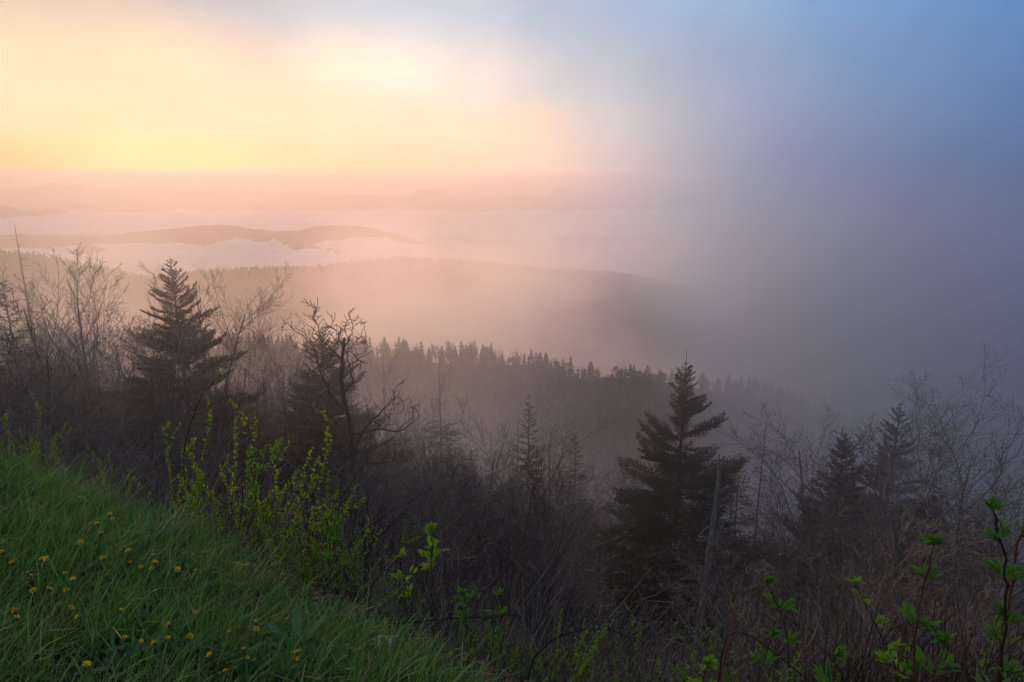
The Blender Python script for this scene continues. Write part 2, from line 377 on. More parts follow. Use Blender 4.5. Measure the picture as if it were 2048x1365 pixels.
M = dict(
 bark=bark_mat('grey_brown_bark', (.06,.05,.044), (.145,.125,.108), (.30,.265,.235)),
 bark2=bark_mat('reddish_twig_bark', (.055,.045,.040), (.13,.108,.095), (.27,.225,.20)),
 dark=bark_mat('dark_wet_bark', (.010,.008,.007), (.026,.019,.016), (.06,.048,.04)),
 dead=bark_mat('weathered_dead_wood', (.05,.05,.05), (.13,.128,.125), (.30,.29,.28), 10),
 charred=bark_mat('dark_dead_wood', (.012,.011,.010), (.03,.027,.025), (.07,.064,.06)),
 sbark=bark_mat('spruce_bark', (.02,.014,.011), (.045,.034,.027), (.09,.072,.06)),
 cane=bark_mat('brown_cane_bark', (.03,.016,.012), (.075,.042,.03), (.15,.095,.07), 30, .6),
 redcane=bark_mat('red_brown_cane_bark', (.05,.022,.014), (.12,.055,.034), (.22,.12,.08), 30, .6),
 tancane=bark_mat('tan_dry_cane', (.10,.07,.05), (.20,.15,.11), (.33,.27,.21), 30, .7),
 straw=bark_mat('dry_straw', (.16,.12,.06), (.30,.23,.12), (.45,.36,.22), 25, .6),
 needle=leaf_mat('spruce_needles', [(.010,.017,.009), (.020,.032,.014), (.035,.05,.022)], .7, .12, (.05,.08,.02), .15),
 farneedle=leaf_mat('far_conifer_needles', [(.014,.022,.013), (.026,.038,.020), (.05,.055,.032)], .9, 0, spec=.05),
 fartwig=leaf_mat('far_bare_crown', [(.035,.028,.022), (.06,.048,.038), (.10,.08,.062)], .95, 0, spec=.05),
 grass=leaf_mat('wet_grass', [(.03,.08,.016), (.09,.20,.032), (.27,.39,.08)], .34, .4, (.14,.34,.04), .5),
 dryblade=leaf_mat('dry_grass_blade', [(.12,.09,.04), (.2,.15,.08), (.32,.26,.15)], .6, .3, (.3,.25,.12)),
 weed=leaf_mat('broad_weed_leaf', [(.02,.07,.022), (.045,.14,.04), (.09,.22,.07)], .42, .4, (.12,.35,.06), .45),
 clover=leaf_mat('low_clover_leaf', [(.02,.055,.014), (.04,.10,.02), (.07,.15,.03)], .5, .3, (.05,.16,.03), .3),
 young=leaf_mat('young_yellow_green_leaf', [(.07,.14,.012), (.15,.26,.02), (.28,.40,.035)], .42, .5, (.42,.62,.03), .4),
 elder=leaf_mat('fresh_elder_leaf', [(.03,.085,.014), (.06,.155,.02), (.13,.27,.032)], .45, .5, (.25,.5,.03), .4),
 petal=leaf_mat('yellow_petal', [(.50,.30,.015), (.66,.43,.02), (.78,.56,.04)], .5, .35, (.8,.6,.05)),
 sepal=leaf_mat('flower_cup', [(.03,.06,.02), (.06,.09,.03), (.10,.12,.05)], .6, .2),
 seed=leaf_mat('pale_seed_tuft', [(.25,.22,.13), (.38,.34,.2), (.5,.46,.3)], .8, .4, (.5,.45,.3)),
 oldleaf=leaf_mat('withered_leaf', [(.10,.045,.02), (.18,.085,.04), (.28,.15,.08)], .8, .3, (.3,.14,.05)),
)

# ------------------------------------------------------------------ mesh assembly
class Geo:
    """collects tubes and loose faces; builds ONE mesh"""
    def __init__(s): s.poly = []; s.V = []; s.T = []; s.TM = []; s.nv = 0
    def tube(s, P, r, k=3, m=0): s.poly.append((np.asarray(P, float), np.broadcast_to(np.asarray(r, float), (len(P),)), k, m))
    def tris(s, V, T, m=0):
        V = np.asarray(V, float); T = np.asarray(T, int)
        s.V.append(V); s.T.append(T+s.nv); s.TM.append(np.full(len(T), m)); s.nv += len(V)
    def build(s, name, mats):
        groups = {}
        for p in s.poly: groups.setdefault((len(p[0]), p[2], p[3]), []).append(p)
        Qs, QM = [], []
        for (n, k, m), ps in groups.items():
            P = np.stack([p[0] for p in ps]); r = np.stack([p[1] for p in ps])
            t = np.gradient(P, axis=1); t /= np.linalg.norm(t, axis=2, keepdims=True)+1e-9
            mean = P[:, -1]-P[:, 0]; ref = np.zeros_like(mean); ref[np.arange(len(mean)), np.argmin(np.abs(mean), 1)] = 1
            a = np.cross(t, ref[:, None, :]); a /= np.linalg.norm(a, axis=2, keepdims=True)+1e-9
            b = np.cross(t, a)
            th = np.arange(k)*2*np.pi/k
            ring = P[:, :, None, :] + r[:, :, None, None]*(np.cos(th)[None, None, :, None]*a[:, :, None, :]+np.sin(th)[None, None, :, None]*b[:, :, None, :])
            base = s.nv + np.arange(len(ps)*n*k).reshape(len(ps), n, k)
            q = np.stack([base[:, :-1], np.roll(base[:, :-1], -1, 2), np.roll(base[:, 1:], -1, 2), base[:, 1:]], -1).reshape(-1, 4)
            s.V.append(ring.reshape(-1, 3)); s.nv += len(ps)*n*k
            Qs.append(q); QM.append(np.full(len(q), m))
        V = np.concatenate(s.V)
        T = np.concatenate(s.T) if s.T else None; Q = np.concatenate(Qs) if Qs else None
        mi = np.concatenate((s.TM if s.T else []) + (QM if Qs else []))
        return mesh_np(name, V, T, Q, mats, smooth=bool(Qs) and not s.T, midx=mi)
def unit(v): return v/(np.linalg.norm(v)+1e-9)
def perp(d, a):
    ref = np.array([0, 0, 1.]) if abs(d[2]) < .9 else np.array([1., 0, 0])
    u = unit(np.cross(d, ref)); v = np.cross(d, u)
    return math.cos(a)*u+math.sin(a)*v

# ------------------------------------------------------------------ bare broadleaf trees
def branch_path(p, d, L, n, wander, up, rg):
    P = [p]; d = unit(d)
    for i in range(n):
        d = unit(d + rg.normal(0, wander, 3) + np.array([0, 0, up]))
        P.append(P[-1] + d*L/n)
    return np.array(P)
def grow(g, p, d, L, r, lvl, S, rg, collect=None):
    n = S['seg'][lvl]
    P = branch_path(p, d, L, n, S['wander'][lvl], S['up'][lvl], rg)
    t = np.linspace(0, 1, n+1)
    rr = np.maximum(r*(1-t*S['taper'][lvl]), S['rmin'])
    gg = g if not callable(g) else g(lvl)
    gg.tube(P, rr, S['sides'][lvl], min(lvl, 1) if S.get('twomat') else 0)
    if lvl+1 >= len(S['seg']): return
    nc = int(S['kids'][lvl]*rg.uniform(.8, 1.2)); a0 = rg.uniform(0, 6.28)
    for k in range(nc):
        tt = S['t0'][lvl] + (1-S['t0'][lvl])*(k+rg.uniform(.1, .9))/nc
        i = min(int(tt*n), n-1); f_ = tt*n-i
        q = P[i]*(1-f_)+P[i+1]*f_; dd = unit(P[i+1]-P[i])
        ang = R(S['ang'][lvl]*rg.uniform(.7, 1.3)); a = a0 + k*2.4 + rg.normal(0, .4)
        nd = dd*math.cos(ang)+perp(dd, a)*math.sin(ang)
        LL = L*S['ratio'][lvl]*(1-S['fall'][lvl]*(tt-S['t0'][lvl]))*rg.uniform(.7, 1.2)
        rc = max(np.interp(tt, t, rr)*S['rr'][lvl], S['rmin'])
        sub = g if collect is None or lvl > 0 else collect()
        grow(sub, q, nd, LL, rc, lvl+1, S, rg)
SPEC = dict(
 upright=dict(seg=[10,7,5,3], wander=[.035,.10,.13,.12], up=[.02,.07,.06,.05], taper=[.85,.85,.8,.6], sides=[7,5,3,3], rmin=.0075,
   kids=[17,11,8], t0=[.22,.15,.12], ang=[38,36,38], ratio=[.46,.42,.42], fall=[.55,.5,.4], rr=[.5,.5,.55], r=.0145),
 spread=dict(seg=[9,9,6,3], wander=[.10,.15,.17,.15], up=[.0,.045,.04,.02], taper=[.8,.85,.8,.6], sides=[7,5,3,3], rmin=.0075,
   kids=[13,12,9], t0=[.12,.15,.1], ang=[46,42,42], ratio=[.72,.42,.42], fall=[.5,.5,.4], rr=[.6,.5,.55], r=.0145),
 vase=dict(seg=[10,8,6,3], wander=[.05,.08,.10,.12], up=[.01,.04,.05,.04], taper=[.85,.85,.8,.6], sides=[6,4,3,3], rmin=.006,
   kids=[14,12,8], t0=[.45,.2,.12], ang=[30,28,32], ratio=[.42,.45,.4], fall=[.25,.4,.3], rr=[.5,.5,.55], r=.011),
 gnarly=dict(seg=[14,12,8,4], wander=[.09,.28,.36,.34], up=[.04,.09,.06,.03], taper=[.75,.8,.75,.5], sides=[8,6,5,3], rmin=.012,
   kids=[13,8,6], t0=[.35,.2,.15], ang=[50,48,46], ratio=[.27,.45,.42], fall=[.35,.45,.35], rr=[.55,.55,.6], r=.015),
 shrub=dict(seg=[7,5,3], wander=[.10,.14,.12], up=[.03,.05,.03], taper=[.8,.8,.5], sides=[4,3,3], rmin=.0035,
   kids=[10,6], t0=[.15,.15], ang=[36,38], ratio=[.42,.4], fall=[.5,.4], rr=[.6,.6], r=.006),
)
def make_bare(kind, Ht, seed, stems=1, lean=(0, 0), limbs=True, mats=None, ispec=None):
    """returns (trunk mesh, [limb meshes]); local origin at the base, +Z up"""
    rg = np.random.default_rng(seed); S = dict(SPEC[kind])
    if ispec: S.update(ispec)
    gt = Geo(); gl = []
    def coll():
        if limbs or not gl: gl.append(Geo())
        return gl[-1]
    for s_i in range(stems):
        a = s_i*6.28/max(stems, 1)+rg.uniform(0, 1.5); sp = (.32 if stems > 1 else 0)*rg.uniform(.4, 1.1)
        d = unit(np.array([math.cos(a)*sp+lean[0], math.sin(a)*sp+lean[1], 1.]))
        base = np.array([math.cos(a)*.12, math.sin(a)*.12, -.5]) if stems > 1 else np.array([0, 0, -.6])
        h = Ht*(1 if s_i == 0 else rg.uniform(.65, .98))
        grow(gt, base, d, h+.5, S['r']*h*(.95 if stems > 1 else 1.), 0, S, rg, coll)
    mats = mats or [M['bark']]
    # scale the finished tree so that its topmost twig stands at the height asked for
    zs = np.concatenate([p[0][:, 2] for q in gl+[gt] for p in q.poly]); k = Ht/np.quantile(zs, .9995)
    for q in gl+[gt]: q.poly = [(p[0]*k, p[1]*max(k, .8), p[2], p[3]) for p in q.poly]
    return gt.build('trunk', mats), [q.build('limb', mats) for q in gl]
def put_tree(name, parts, loc, rz=0, sc=1., tilt=None, pname='limb'):
    t = empty(name, loc, rz)
    t.scale = (sc, sc, sc)
    if tilt: t.rotation_euler = (tilt[0], tilt[1], rz)
    trunk, limbs = parts
    link('trunk', trunk, t)
    for l in limbs: link(pname, l, t)
    return t

# ------------------------------------------------------------------ spruces
def needles(g, P, n, ln, wd, rg, m=1, flat=.35):
    """n needle bundles (single triangles) along polyline P"""
    P = np.asarray(P); k = len(P)-1
    tt = rg.uniform(0, 1, n)*k; i = np.minimum(tt.astype(int), k-1); f_ = (tt-i)[:, None]
    q = P[i]*(1-f_)+P[i+1]*f_; d = P[i+1]-P[i]; d /= np.linalg.norm(d, axis=1, keepdims=True)+1e-9
    side = rg.normal(0, 1, (n, 3)); side[:, 2] *= flat*2; side -= (side*d).sum(1, keepdims=True)*d
    side /= np.linalg.norm(side, axis=1, keepdims=True)+1e-9
    tip = q + (d*.75+side*.66)*ln*rg.uniform(.7, 1.2, n)[:, None]
    w = np.cross(d, side)*wd
    V = np.stack([q-w, q+w, tip], 1).reshape(-1, 3)
    g.tris(V, np.arange(n*3).reshape(n, 3), m)
def bough(g, p, az_, L, pitch, rg, dens=1., droop=.12, upt=.10, sc=1.):
    """a spruce bough: stem, flat side twigs, needles"""
    n = 6; d = np.array([math.cos(az_)*math.cos(pitch), math.sin(az_)*math.cos(pitch), math.sin(pitch)])
    P = [np.array(p, float)]
    for i in range(n):
        d = unit(d + np.array([0, 0, -droop if i < 3 else upt]) + rg.normal(0, .04, 3)); P.append(P[-1]+d*L/n)
    P = np.array(P); t = np.linspace(0, 1, n+1)
    g.tube(P, (.004+.009*L)*(1-.8*t), 3, 0)
    needles(g, P[2:], int(26*L*dens)+4, .06*sc, .010*sc, rg)
    nt = max(4, int(L/.085*dens))
    for k in range(nt):
        tt = .12+.86*(k+rg.uniform(0, 1))/nt; i = min(int(tt*n), n-1); f_ = tt*n-i
        q = P[i]*(1-f_)+P[i+1]*f_; dd = unit(P[i+1]-P[i])
        hor = unit(np.cross(dd, [0, 0, 1])) * (1 if k % 2 else -1)
        l2 = (.36*L*(1-tt)**.75*min(1, tt*3.5)+.10)*rg.uniform(.65, 1.2)
        d2 = unit(dd*.75+hor*.62+np.array([0, 0, rg.normal(-.03, .13)]))
        P2 = np.array([q, q+d2*l2*.5, q+unit(d2+np.array([0, 0, .12]))*l2])
        g.tube(P2, [.004, .003, .002], 3, 0)
        needles(g, P2, int(62*l2*dens)+5, .058*sc, .010*sc, rg)
        if l2 > .35:
            for z in (.35, .6):
                q2 = P2[0]*(1-z)+P2[2]*z
                for sgn in (-1, 1):
                    d3 = unit(d2*.7+np.cross(d2, [0, 0, 1])*sgn*.6)
                    P3 = np.array([q2, q2+d3*l2*.38]); needles(g, P3, int(24*l2*dens)+4, .055*sc, .010*sc, rg)
def spruce_layout(Ht, Rm, rg, top=.8, open_=0., gaps=()):
    out = []; z = Ht-.25
    zb = Ht*.04
    while z > zb:
        t = (Ht-z)/Ht
        Lb = Rm*(1-(1-min(1, t*1.08))**1.25)**.9
        nb = 4 if t < .08 else (5 if t < .5 else 6)
        a0 = rg.uniform(0, 6.28)
        for k in range(nb):
            if rg.random() < open_: continue
            L = max(.16, Lb*rg.uniform(.62, 1.15)) ; a = a0+k*6.28/nb+rg.normal(0, .2)
            if any(abs(t-g_[0]) < g_[1] and math.cos(a-g_[2]) > .3 for g_ in gaps): L *= .45
            pitch = R(np.interp(t, [0, .1, .35, .7, 1], [52, 36, 16, 2, -8])+rg.normal(0, 5))
            out.append((z+rg.uniform(-.08, .08), a, L, pitch))
        z -= np.interp(t, [0, .15, .5, 1], [.26, .34, .46, .6])*Ht/15
    return out
def trunk_geo(g, Ht, r0, rg, k=8, lean=.01, top=.006):
    n = 14; t = np.linspace(0, 1, n+1)
    P = np.stack([np.cumsum(rg.normal(0, lean, n+1))*.5, np.cumsum(rg.normal(0, lean, n+1))*.5, -.8+t*(Ht+.8)], -1)
    P[:, :2] -= P[0, :2]
    g.tube(P, r0*(1-t)**.9+top, k, 0); return P
def make_spruce_crown(Ht, Rm, seed, dens=.55, open_=.05, sc=1.5, cut=None):
    rg = np.random.default_rng(seed); gt = Geo(); P = trunk_geo(gt, Ht, .012*Ht, rg)
    gc = Geo()
    for z, a, L, p in spruce_layout(Ht, Rm, rg, open_=open_):
        if cut and cut(z/Ht, a): 
            if rg.random() < .6:
                q = np.array([np.interp(z, P[:, 2], P[:, 0]), np.interp(z, P[:, 2], P[:, 1]), z]); dd = np.array([math.cos(a), math.sin(a), .1])
                gc.tube(np.array([q, q+dd*L*.4, q+dd*L*.75+[0, 0, .05]]), [.014, .009, .004], 3, 0)
            continue
        bough(gc, (np.interp(z, P[:, 2], P[:, 0]), np.interp(z, P[:, 2], P[:, 1]), z), a, L, p, rg, dens=dens, sc=sc)
    return gt.build('trunk', [M['sbark']]), gc.build('crown', [M['sbark'], M['needle']])
BOUGH = {}
def bough_meshes():
    rg = np.random.default_rng(99)
    for L in (.35, .8, 1.5, 2.3, 3.2):
        BOUGH[L] = []
        for v in range(4):
            g_ = Geo(); bough(g_, (0, 0, 0), 0, L, 0, rg, dens=1.25, droop=.02, upt=.07 if L > .6 else .03, sc=1.3)
            BOUGH[L].append(g_.build('bough', [M['sbark'], M['needle']]))
def hero_spruce(name, loc, Ht, Rm, seed, open_=.05, gaps=(), leader=.5):
    rg = np.random.default_rng(seed); t = empty(name, loc, 0)
    g_ = Geo(); P = trunk_geo(g_, Ht, .0125*Ht, rg, top=.008)
    link('trunk', g_.build('trunk', [M['sbark']]), t)
    keys = np.array(sorted(BOUGH))
    for z, a, L, p in spruce_layout(Ht-leader+.25, Rm, rg, open_=open_, gaps=gaps):
        k = keys[np.argmin(np.abs(np.log(keys/L)))]
        link('bough', BOUGH[k][rg.integers(4)], t, (np.interp(z, P[:, 2], P[:, 0]), np.interp(z, P[:, 2], P[:, 1]), z),
             (rg.normal(0, .15), -p, a), L/k)
    return t
def make_snag(Ht, seed, blen=1., n=34, r=.014, mat='dead', twigs=True, droop=-.08, z0=.2, broken=False):
    rg = np.random.default_rng(seed); gt = Geo(); P = trunk_geo(gt, Ht, r*Ht, rg, top=.05 if broken else .012, lean=.03)
    gb = []
    for k in range(n):
        z = Ht*(z0+(.985-z0)*(k+rg.uniform(0, 1))/n); a = rg.uniform(0, 6.28)
        L = blen*(.35+.9*(1-z/Ht))*rg.uniform(.4, 1.2)*(.35 if broken and z > .8*Ht else 1); g_ = Geo()
        q = np.array([np.interp(z, P[:, 2], P[:, 0]), np.interp(z, P[:, 2], P[:, 1]), z])
        B = branch_path(q, np.array([math.cos(a), math.sin(a), rg.uniform(-.15, .35)]), L, 5, .10, droop*.3, rg)
        g_.tube(B, np.linspace(.02, .006, 6), 4, 0)
        if twigs:
            for j in range(4):
                i = rg.integers(2, 6); dd = unit(np.array([math.cos(a+rg.choice([-1, 1])*.8), math.sin(a+rg.choice([-1, 1])*.8), rg.uniform(-.4, .3)]))
                g_.tube(branch_path(B[i], dd, L*.25, 2, .1, 0, rg), [.006, .005, .004], 3, 0)
        gb.append(g_.build('branch', [M[mat]]))
    return gt.build('trunk', [M[mat]]), gb

# ------------------------------------------------------------------ placing
def at(px, py, Y):
    """tree whose top stands at photograph point (px, py), Y metres out: base on the ground and its height"""
    rx, rz_ = ray(px, py); x, y = rx*Y, Y
    z = H1(x, y)
    return (x, y, z), rz_*Y - z
# ================================================================== TREES
bough_meshes()
(loc, h) = at(1373, 700, 30)
t = hero_spruce('spruce_tree', loc, h, 6.0, 5, .08, gaps=((.16, .05, 3.1), (.3, .04, 0.)), leader=.75)
tag(t, 'tall dark green spruce with a bare pointed leader, standing clear against blue fog', 'spruce tree')
print('hero', h, loc)
(loc, h) = at(340, 512, 28)
t = hero_spruce('spruce_tree', loc, h, 5.0, 9, .05, leader=.3)
tag(t, 'dark pointed spruce rising above the bare trees on the left, against the bright valley cloud', 'spruce tree')
print('left', h)
(loc, h) = at(640, 655, 31)
t = hero_spruce('spruce_tree', loc, h, 5.4, 13, .08, leader=.3)
tag(t, 'dark spruce directly behind the twisted dead tree left of centre', 'spruce tree')
print('mid', h)
SPR = [make_spruce_crown(14, 3.0, 201), make_spruce_crown(14, 3.5, 202, open_=.15),
       make_spruce_crown(14, 3.4, 203, open_=.1, cut=lambda z, a: z > .72), make_spruce_crown(14, 4.0, 204, open_=.3)]
def spruce(v, px, py, Y, label, rz=0., wx=1., group=None):
    loc, h = at(px, py, Y); s = h/14
    o = empty('spruce_tree', loc, rz); o.scale = (s*wx, s*wx, s)
    link('trunk', SPR[v][0], o); link('crown', SPR[v][1], o)
    tag(o, label, 'spruce tree', group); print('spruce', px, round(h, 1)); return o
spruce(2, 878, 706, 44, 'misty spruce with a thin bare dead top, centre, in front of the wooded spur', 1., .8)
spruce(1, 1058, 788, 36, 'ragged flat-topped spruce fading in mist just right of centre', 2., .8)
spruce(0, 1152, 866, 44, 'pale misty cone-shaped spruce left of the tall clear spruce', 3., 1.0)
spruce(0, 1548, 1034, 42, 'small dark young spruce at the foot of the bare standing dead trunk', .5, .7)
loc, h = at(1692, 862, 26)
tag(hero_spruce('spruce_tree', loc, h, 3.9, 41, 0.18, leader=.3), 'slim-topped dark spruce in fog behind the spreading bare tree on the right', 'spruce tree')
loc, h = at(1803, 800, 31)
tag(hero_spruce('spruce_tree', loc, h, 4.6, 43, 0.3, leader=.3), 'foggy open spruce, the tallest conifer near the right edge', 'spruce tree')
loc, h = at(1868, 985, 24)
tag(hero_spruce('spruce_tree', loc, h, 3.4, 45, 0.12, leader=.3), 'low rounded dark conifer among bare branches at the right', 'spruce tree')
spruce(3, 5, 560, 27, 'dark conifer cut off by the left edge of the picture', 2.2, 1.)
spruce(0, 935, 985, 25, 'narrow dark young conifer among bare trees in the centre', 2.2, .55)
spruce(1, 1482, 905, 36, 'shadowy spruce half hidden behind the right side of the tall clear spruce', 2.9, .9)
spruce(0, 1270, 940, 37, 'low dark spruce half hidden behind the left side of the tall clear spruce', .9, .9)
spruce(0, 700, 735, 41, 'dark sloping conifer right beside the twisted dead tree', 5., .8)

# dead trees
def snag(px, py, Y, label, seed, mat='dead', tilt=None, **k):
    loc, h = at(px, py, Y)
    o = put_tree('dead_tree', make_snag(h, seed, mat=mat, **k), loc, 0, 1., tilt, 'branch')
    tag(o, label, 'dead tree'); print('snag', px, round(h, 1)); return o
snag(28, 448, 40, 'thin bare dead conifer with short stubs poking above the left skyline', 31, 'charred', blen=1.1, n=40, r=.008)
snag(1530, 868, 38, 'straight standing dead trunk with drooping bare side twigs in blue fog', 32, 'charred', blen=1.5, n=60, r=.010, z0=.15)
snag(1036, 818, 48, 'thin dead pole beside the ragged flat-topped spruce', 33, 'charred', blen=.7, n=16, r=.008)
snag(1100, 858, 44, 'short dead pole with stubs in mist between two spruces', 35, 'charred', blen=.8, n=16, r=.009)
snag(392, 560, 36, 'thin dead conifer pole close behind the dark spruce on the left', 36, 'charred', blen=.9, n=24, r=.008)
loc, h = at(1412, 930, 21)
o = put_tree('dead_tree', make_snag(h, 34, blen=1.5, n=34, r=.015, mat='dead', broken=True, droop=-.5), loc, 0, 1., (0, R(3), 0), 'branch')
tag(o, 'broken pale grey dead trunk with peeling bark in front of the tall clear spruce', 'dead tree'); print('grey snag', h)
# twisted dead tree, left of centre
loc, h = at(628, 566, 27)
tr = make_bare('gnarly', h, 77, 1, mats=[M['charred']])
o = put_tree('dead_tree', tr, loc, 1.0)
tag(o, 'twisted leafless dead tree with contorted top branches, left of centre', 'dead tree'); print('gnarly', h)

# distinct bare trees
bare_lib = {}
def bare(kind, px, py, Y, label, seed, stems=1, mats=None, lean=(0, 0), rz=0, wx=1., group=None, rr=None):
    loc, h = at(px, py, Y)
    key = (kind, seed, stems, lean)
    if key not in bare_lib: bare_lib[key] = (make_bare(kind, h, seed, stems, lean, mats=mats or [M['bark']]), h)
    parts, h0 = bare_lib[key]
    o = put_tree('bare_tree', parts, loc, rz, h/h0)
    o.scale = (h/h0*wx, h/h0*wx, h/h0)
    tag(o, label, 'bare tree', group); print('bare', px, round(h, 1)); return o
bare('upright', 120, 486, 26, 'tall bare forked tree on the far left, its top highest of the bare crowns', 301, 2)
bare('upright', 60, 515, 30, 'bare twiggy tree just right of the thin dead conifer at the left edge', 302, 2)
bare('upright', 183, 525, 25, 'bare tree with ascending twigs, left neighbour of the dark left spruce', 303, 2)
bare('upright', 250, 548, 27, 'bare many-branched tree leaning right towards the dark left spruce', 304, 3, lean=(.18, 0))
bare('vase', 440, 546, 30, 'slender bare tree with a fan-shaped spray of twigs right of the left spruce', 305, 1)
bare('upright', 512, 634, 30, 'dense bushy bare tree between the fan-topped tree and the twisted dead tree', 306, 4, mats=[M['bark2']])
bare('upright', 465, 655, 34, 'short dense bare tree below the fan-topped bare tree', 308, 3, mats=[M['bark2']])
bare('vase', 800, 778, 31, 'bare round-headed tree in the centre left, below the misty spur', 307, 3)
bare('spread', 925, 788, 29, 'bare tree with dark upright stem and curling branches in the centre', 309, 2)
bare('spread', 975, 815, 27, 'bare forked tree with a thick dark trunk right of the central bare trees', 310, 2)
bare('spread', 1640, 855, 24, 'wide spreading bare tree reaching left, in fog on the right', 311, 3, lean=(-.15, 0))
bare('spread', 1715, 830, 26, 'bare forked tree between the two foggy right-hand spruces', 312, 3)
bare('spread', 1930, 782, 21, 'large spreading bare tree near the right edge, dark against blue fog', 313, 3)
bare('spread', 2040, 850, 18, 'bare branching tree cut off by the right edge', 314, 3)
bare('upright', 735, 690, 38, 'bare feathery tree on the right slope of the dark conifer mass left of centre', 315, 3, mats=[M['bark2']])
bare('upright', 340, 640, 24, 'bare twiggy tree growing in front of the dark left spruce', 316, 3)
bare('vase', 1225, 935, 30, 'thin bare saplings left of the tall clear spruce', 317, 4)

# bare trees massed on the slope
PL = [(250, 'under the far-left forked bare tree'), (430, 'below the dark left spruce'), (560, 'below the fan-topped bare tree'), (740, 'around the twisted dead tree'),
      (900, 'below the round-headed bare tree'), (1060, 'below the central forked bare trees'), (1240, 'left of the tall clear spruce'), (1480, 'at the foot of the tall clear spruce'),
      (1620, 'around the straight dead trunk in the fog'), (1780, 'under the wide spreading bare tree on the right'), (1930, 'below the foggy right-hand spruce'), (9999, 'at the right edge of the slope')]
def place(px): return next(t for a, t in PL if px < a)
rg = np.random.default_rng(5)
LIB = []
for i, (k, st, mt) in enumerate([('upright', 2, 'bark'), ('upright', 3, 'bark2'), ('vase', 3, 'bark'), ('spread', 2, 'bark'), ('upright', 4, 'bark2'), ('spread', 3, 'bark2')]):
    tr, lm = make_bare(k, 10, 400+i, st, limbs=False, mats=[M[mt]])
    LIB.append((tr, lm[0] if len(lm) == 1 else lm))
sky_px = [-200,0,100,200,300,400,470,550,600,700,740,800,900,1000,1100,1200,1260,1330,1480,1560,1620,1750,1900,2048,2300]
sky_py = [570,590,620,660,690,680,680,700,740,800,850,860,870,890,930,985,1020,1070,1070,1090,1010,990,960,950,950]
cnt = 0
for k in range(6000):
    if cnt >= 270: break
    px = rg.choice([rg.uniform(-150, 720), rg.uniform(720, 1300), rg.uniform(1300, 2200)], p=[.33, .45, .22]); Y = 8.5+54*rg.random()**1.3
    py = np.interp(px, sky_px, sky_py)+10+rg.exponential(110)
    loc, h = at(px, py, Y)
    if not (4.5 < h < 14.5) or loc[1] > 90 or loc[0]/loc[1] > .85: continue
    if 1120 < px < 1590 and Y < 30 : continue
    if 1170 < px < 1560 and Y < 36 : continue
    if 540 < px < 750 and Y < 31 and rg.random() < .8: continue
    if 270 < px < 420 and Y < 28 and rg.random() < .7: continue
    if px < 720 and Y < 21 and rg.random() < .7: continue
    tr, lm = LIB[rg.integers(len(LIB))]; s = h/10
    o = empty('bare_tree', loc, rg.uniform(0, 6.28)); o.scale = (s*rg.uniform(.85, 1.2),)*2+(s,)
    link('trunk', tr, o); link('crown', lm, o)
    w_ = place(px); sz = 'tall' if h > 9.5 else ('middling' if h > 7 else 'low'); dist = 'near' if Y < 20 else ('misty' if Y < 36 else 'faint far-off')
    tag(o, '%s %s leafless tree in thicket %s' % (sz, dist, w_),
        'bare tree', '%s %s leafless trees %s' % (dist, sz, w_))
    cnt += 1
print('fill', cnt)
# brushwood on the slope just below the bank
SH = []
for i in range(5):
    tr, lm = make_bare('shrub', 3, 450+i, 9, limbs=False, mats=[M['bark' if i % 2 else 'bark2']]); SH.append((tr, lm[0]))
cnt = 0
def skyl(px): return np.interp(px, sky_px, sky_py)
def to_px(x, y, z):
    d = y*CP - z*SP; return 1024+F*x/d, 682-F*(y*SP+z*CP)/d
bx = [-200,0,100,200,330,480,600,760,900,1080,1190,1540,1640,2048,2300]; by = [800,815,850,880,880,920,1000,1080,1100,1150,1280,1280,1190,1180,1180]
for k in range(9000):
    if cnt >= 300: break
    Y = 3.5+9*rg.random()**1.2; x = rg.uniform(-.85, .85)*Y; s_ = float(slope_d(np.array(x), np.array(Y)))
    if s_ < 1.2: continue
    h = min(4., rg.uniform(.4, 1.2)*(1.2+.42*s_)); z = H1(x, Y)
    px, py = to_px(x, Y, z+h)
    lim = np.interp(px, bx, by) if s_ < 3 else max(skyl(px)+190, np.interp(px, bx, by)-(s_-3)*20)
    if 1170 < px < 1570: lim = max(lim, 1260)
    if py < lim: continue
    tr, lm = SH[rg.integers(5)]; s = h/3
    o = empty('bare_shrub', (x, Y, z), rg.uniform(0, 6.28)); o.scale = (s*1.1, s*1.1, s)
    link('stem', tr, o); link('twigs', lm, o)
    w_ = place(px); sz = 'knee-high' if h < 1.2 else ('shoulder-high' if h < 2.3 else 'man-high'); dist = 'near' if Y < 6.5 else 'farther'
    tag(o, '%s %s leafless shrub of many stems %s' % (dist, sz, w_), 'shrub', '%s %s leafless shrubs %s' % (dist, sz, w_))
    cnt += 1
print('shrubs', cnt)
# fine brushwood nobody could count
n = 17000
Y = 2.6+36*rg.random(n)**2.2; x = rg.uniform(-.9, .9, n)*Y; s_ = slope_d(x, Y)
ok = s_ > .25+.5*rg.random(n); Y = Y[ok]; x = x[ok]; s_ = s_[ok]; z = H(x, Y)
n = len(x); h = rg.uniform(.25, 1., n)**1.3*(.6+.075*np.clip(s_, 0, 14)); pxx, pyy = to_px(x, Y, z+h)
ok = (pyy > np.where(s_ < 3, np.interp(pxx, bx, by), np.maximum(np.interp(pxx, sky_px, sky_py)+190, np.interp(pxx, bx, by)-(s_-3)*20))); x, Y, z, h, s_ = x[ok], Y[ok], z[ok], h[ok], s_[ok]; n = len(x)
g_ = Geo(); a = rg.uniform(0, 6.28, n); ln = rg.uniform(.1, 1.1, n)
d1 = np.stack([np.cos(a)*ln, np.sin(a)*ln, np.ones(n)], -1); d2 = d1+rg.normal(0, .45, (n, 3))
